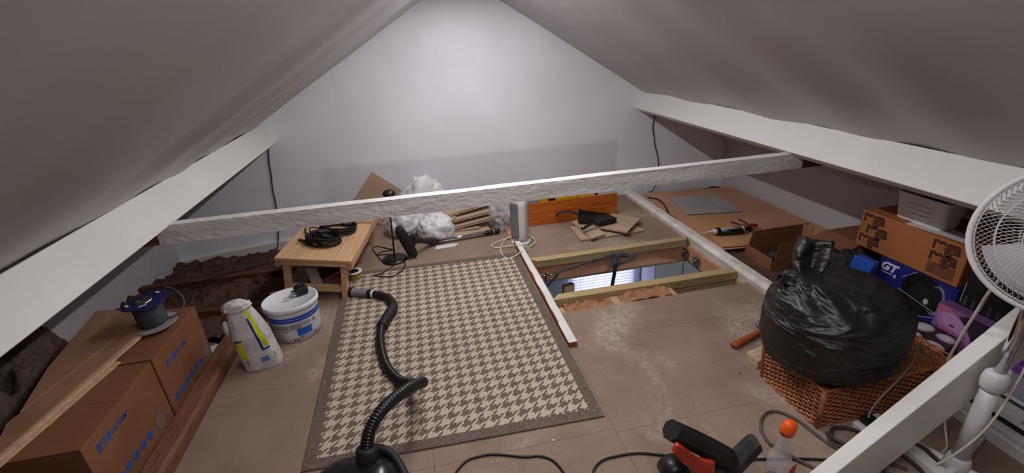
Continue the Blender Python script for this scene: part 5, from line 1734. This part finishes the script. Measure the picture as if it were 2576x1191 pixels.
obj('flex', tube([(1.59, 0.81, 0.82), (1.60, 0.865, 0.72), (1.66, 0.92, 0.55), (1.70, 0.955, 0.42), (1.735, 0.98, 0.30), (1.76, 0.97, 0.16), (1.77, 0.93, 0.03), (1.72, 0.88, 0.006), (1.66, 0.86, 0.006)], 0.0042, 8), M_WHITECORD, fn, smooth=True, world=True)
obj('pole_flex', tube([(1.66, 0.775, 0.62), (1.672, 0.765, 0.48), (1.676, 0.77, 0.36), (1.645, 0.766, 0.26), (1.615, 0.775, 0.17), (1.58, 0.80, 0.07), (1.57, 0.83, 0.01), (1.60, 0.86, 0.006)], 0.0036, 8), M_WHITECORD, fn, smooth=True, world=True)

# ---------------------------------------------------------------- power tool at the bottom edge
def toolpt(x, z, k=0.95):
    return (x * k, 1.45 + (z - 1.45) * k)


tl_ = thing('power_saw', 'black power saw with orange lever at the bottom edge', 'power tool', (0.80, 0.94, 0.0))
A_, B_, C2_ = toolpt(0.684, 0.244), toolpt(0.80, 0.150), toolpt(0.905, 0.055)
obj('main_handle', tube([(A_[0], 0.95, A_[1]), (A_[0] + 0.004, 0.95, A_[1] - 0.003), (B_[0], 0.95, B_[1]), (C2_[0], 0.95, C2_[1]), (C2_[0] + 0.012, 0.95, C2_[1] - 0.05)], lambda t: 0.018 + 0.014 * min(1, t * 14) + 0.010 * t, 8, per=4), M_BLACKM, tl_, world=True, bevel=0.004)
A_, B_ = toolpt(0.925, 0.005), toolpt(1.012, 0.108)
obj('nose', tube([(A_[0], 0.945, A_[1]), (B_[0] - 0.01, 0.945, B_[1] - 0.011), (B_[0], 0.945, B_[1])], lambda t: 0.036 - 0.009 * t - 0.006 * (t > 0.95), 6, per=4), mat('dusty_black_plastic', (52, 52, 56), (36, 36, 39), 14, 0.6), tl_, world=True, bevel=0.005)
P_ = [toolpt(*p, 0.896) for p in ((0.702, 0.178), (0.712, 0.180), (0.80, 0.085), (0.862, 0.052), (0.868, -0.01), (0.84, -0.06), (0.80, -0.06), (0.795, 0.01), (0.775, 0.045), (0.742, 0.075), (0.693, 0.150))]
obj('orange_lever', prism(P_, 0.888, 0.904), M_ORANGERED, tl_, world=True, bevel=0.005)
obj('motor_housing', xf(lathe([(0.03, -0.045), (0.052, -0.04), (0.055, 0.03), (0.04, 0.045)], 28)[:2], TR((0.668, 0.945, 0.130), (math.pi / 2, 0, 0), (0.8, 0.8, 0.8))), M_BLACK, tl_, smooth=True, world=True)
obj('body', prism([(0.66, 0.0), (0.90, 0.0), (0.90, 0.06), (0.83, 0.12), (0.74, 0.12), (0.66, 0.07)], 0.907, 0.983), M_BLACKM, tl_, world=True, bevel=0.008)
obj('red_button', blob((0.622, 0.925, 0.085), (0.012, 0.012, 0.012), 14, 10, lambda d: 1), M_RED, tl_, smooth=True, world=True)
obj('button_post', rod((0.624, 0.927, 0.0), (0.622, 0.925, 0.08), 0.008), M_BLACKM, tl_, world=True)

q = NT('clear_bottle_plastic')
q.set(lin((226, 222, 226)), 0.15, 0.0, 0.5)
tr_ = q.n('ShaderNodeBsdfTransparent')
tr_.inputs[0].default_value = (0.92, 0.92, 0.94, 1)
mx = q.n('ShaderNodeMixShader')
mx.inputs[0].default_value = 0.32
q.l(tr_.outputs[0], mx.inputs[1])
q.l(q.b.outputs[0], mx.inputs[2])
q.l(mx.outputs[0], q.out.inputs[0])
bt_ = thing('spray_bottle', 'clear plastic bottle with orange cap standing near the strut foot', 'bottle', (1.052, 0.925, 0.0))
obj('bottle', lathe([(0.030, 0.0), (0.036, 0.004), (0.037, 0.09), (0.034, 0.11), (0.021, 0.140), (0.0175, 0.165), (0.0170, 0.205), (0.0165, 0.212)], 32)[:2], q.m, bt_, smooth=True)
obj('cap', xf(loft([(sup(0.021, 0.019, 20, 1.0), 0.0), (sup(0.023, 0.021, 20, 1.0), 0.012), (sup(0.022, 0.020, 20, 1.0), 0.028), (sup(0.014, 0.013, 20, 1.0), 0.040)]), TR((0.003, 0.0, 0.206), (0.0, 0.14, 0), (1.12, 1.0, 1.30))), M_ORANGE, bt_, smooth=True)
obj('red_label', prism([(0.008, 0.02), (0.036, 0.03), (0.036, 0.098), (0.022, 0.085), (0.010, 0.055)], -0.0345, -0.0325), M_RED, bt_)

# ---------------------------------------------------------------- cables and small things on the floor
def cord(name, label, pts, r, m, cat='cable', group=None):
    return tag(obj(name, tube(pts, r, 8), m, smooth=True), label, cat, group)


cord('black_cable', 'black cord arching along the bottom edge below the rug', [(-0.06, 1.14, 0.005), (-0.03, 1.215, 0.005), (0.02, 1.262, 0.005), (0.07, 1.27, 0.005), (0.12, 1.266, 0.005), (0.18, 1.245, 0.005), (0.233, 1.225, 0.005), (0.29, 1.213, 0.005), (0.332, 1.18, 0.005), (0.354, 1.12, 0.005), (0.36, 1.05, 0.005)], 0.0045, M_BLACKCORD)
cord('black_cable', 'black cord running behind the power saw and bottle to the strut', [(0.44, 1.04, 0.005), (0.455, 1.10, 0.005), (0.50, 1.135, 0.005), (0.56, 1.142, 0.005), (0.652, 1.132, 0.005), (0.771, 1.086, 0.005), (0.90, 1.04, 0.005), (1.038, 1.004, 0.005), (1.15, 0.978, 0.005), (1.26, 0.945, 0.005), (1.36, 0.915, 0.005)], 0.0045, M_BLACKCORD)
cord('grey_cable', 'grey brown cable looping between bottle and wicker basket', [(1.24, 0.86, 0.006), (1.20, 0.93, 0.006), (1.156, 0.985, 0.014), (1.132, 1.052, 0.006), (1.152, 1.125, 0.006), (1.212, 1.178, 0.006), (1.270, 1.180, 0.006), (1.312, 1.12, 0.006), (1.328, 1.03, 0.006), (1.35, 0.97, 0.006), (1.44, 0.90, 0.006), (1.50, 0.84, 0.006)], 0.0058, M_GREYCORD)
cord('grey_cable', 'tangled dark grey cable coils under the strut', [(1.37, 1.04, 0.006), (1.345, 0.99, 0.012), (1.38, 0.95, 0.018), (1.46, 0.935, 0.018), (1.50, 0.975, 0.016), (1.46, 1.03, 0.014), (1.40, 1.045, 0.016), (1.36, 1.00, 0.020), (1.40, 0.94, 0.028), (1.48, 0.91, 0.03), (1.525, 0.875, 0.022), (1.535, 0.82, 0.012), (1.50, 0.78, 0.010), (1.44, 0.81, 0.010), (1.42, 0.86, 0.012), (1.47, 0.885, 0.02), (1.535, 0.93, 0.042), (1.60, 0.88, 0.042), (1.62, 0.80, 0.01)], 0.0062, mat('dark_grey_cable', (70, 62, 56), (54, 48, 44), 10, 0.55))
cord('grey_cable', 'thin grey flex arching over the basket end into the socket block', [(1.52, 1.02, 0.055), (1.525, 1.025, 0.09), (1.56, 1.03, 0.145), (1.64, 1.045, 0.20), (1.72, 1.075, 0.225), (1.80, 1.12, 0.232), (1.86, 1.15, 0.22), (1.98, 1.10, 0.05), (1.985, 1.04, 0.006)], 0.0045, mat('beige_grey_flex', (150, 136, 124), (130, 118, 106), 10, 0.5))
eb = thing('extension_socket', 'black and white extension socket against the basket', 'socket', (1.53, 1.02, 0.0), (0, 0, 0.1))
obj('block', box(-0.05, 0.08, -0.028, 0.028, 0.001, 0.035), M_WHITEPL, eb, bevel=0.006)
obj('plug', box(-0.03, 0.02, -0.022, 0.022, 0.0355, 0.062), M_BLACK, eb, bevel=0.006)
cord('white_cable', 'thin white flex trailing past the trunking beneath the strut', [(1.47, 0.96, 0.045), (1.56, 0.925, 0.044), (1.60, 0.875, 0.012), (1.635, 0.84, 0.006), (1.65, 0.72, 0.006)], 0.003, M_WHITECORD)
cord('wall_cable', 'dark cable hanging down the gable wall on the left', [(-1.150, 3.905, 0.80), (-1.163, 3.908, 0.722), (-1.18, 3.908, 0.62), (-1.188, 3.908, 0.53), (-1.205, 3.908, 0.42), (-1.212, 3.908, 0.30), (-1.225, 3.906, 0.17), (-1.262, 3.90, -0.01), (-1.285, 3.87, -0.10)], 0.0048, mat('dusty_dark_cable', (64, 58, 58), (50, 45, 45), 10, 0.6))
cord('wall_cable', 'dark cable hanging down the gable wall on the right', [(2.130, 3.905, 0.80), (2.121, 3.908, 0.713), (2.110, 3.908, 0.625), (2.120, 3.908, 0.56), (2.150, 3.908, 0.43), (2.185, 3.908, 0.32), (2.2, 3.908, 0.20), (2.185, 3.90, 0.09), (2.13, 3.87, 0.01), (2.09, 3.86, 0.014)], 0.0045, M_BLACKCORD)
cord('black_cable', 'short dark cable on the cardboard along the white plate', [(2.0, 3.70, 0.018), (2.045, 3.64, 0.018), (2.055, 3.56, 0.018), (2.02, 3.42, 0.018), (1.968, 3.28, 0.018), (1.965, 3.15, 0.012)], 0.006, M_BLACKCORD)
cord('loft_cable', 'thin dark cable lying across the left insulation', [(-1.75, 3.12, 0.0), (-1.5, 3.20, 0.02), (-1.25, 3.30, 0.02), (-1.05, 3.42, 0.02), (-0.98, 3.5, 0.03)], 0.005, M_BLACKCORD)
for i, (x, y) in enumerate(((0.108, 1.236), (0.127, 1.235))):
    t = thing('screw', ('left silver screw head on the floor below the rug', 'right silver screw head on the floor below the rug')[i], 'screw', (x, y, 0.0), group='floor screws')
    obj('head', lathe([(0.0045, 0.0), (0.0045, 0.0012), (0.002, 0.002)], 14)[:2], M_CHROME, t)
SCR = [(0.257, 2.86, 0.016, 'white plaster chip on the floor near the white flex'), (0.36, 1.275, 0.007, 'tiny white chip on the floor below the rug corner'), (-0.165, 2.93, 0.012, 'small white chip at the far edge of the rug'),
       (0.70, 1.62, 0.005, 'pale chip on the floor right of the white strip'), (1.28, 1.42, 0.005, 'dark speck on the floor left of the basket')]
for i, (x, y, r, lb) in enumerate(SCR):
    tag(obj('plaster_chip', xf(quadbox([(r * (0.7 + 0.4 * nz(k * 2.1, i * 3.3)) * math.cos(k), 0.6 * r * math.sin(k)) for k in range(6)], 0.0006, 0.003), TR((x, y, 0.006 if 'far edge' in lb else 0), (0, 0, i))), M_PAPER if 'dark' not in lb else M_BLACKM), lb, 'debris')
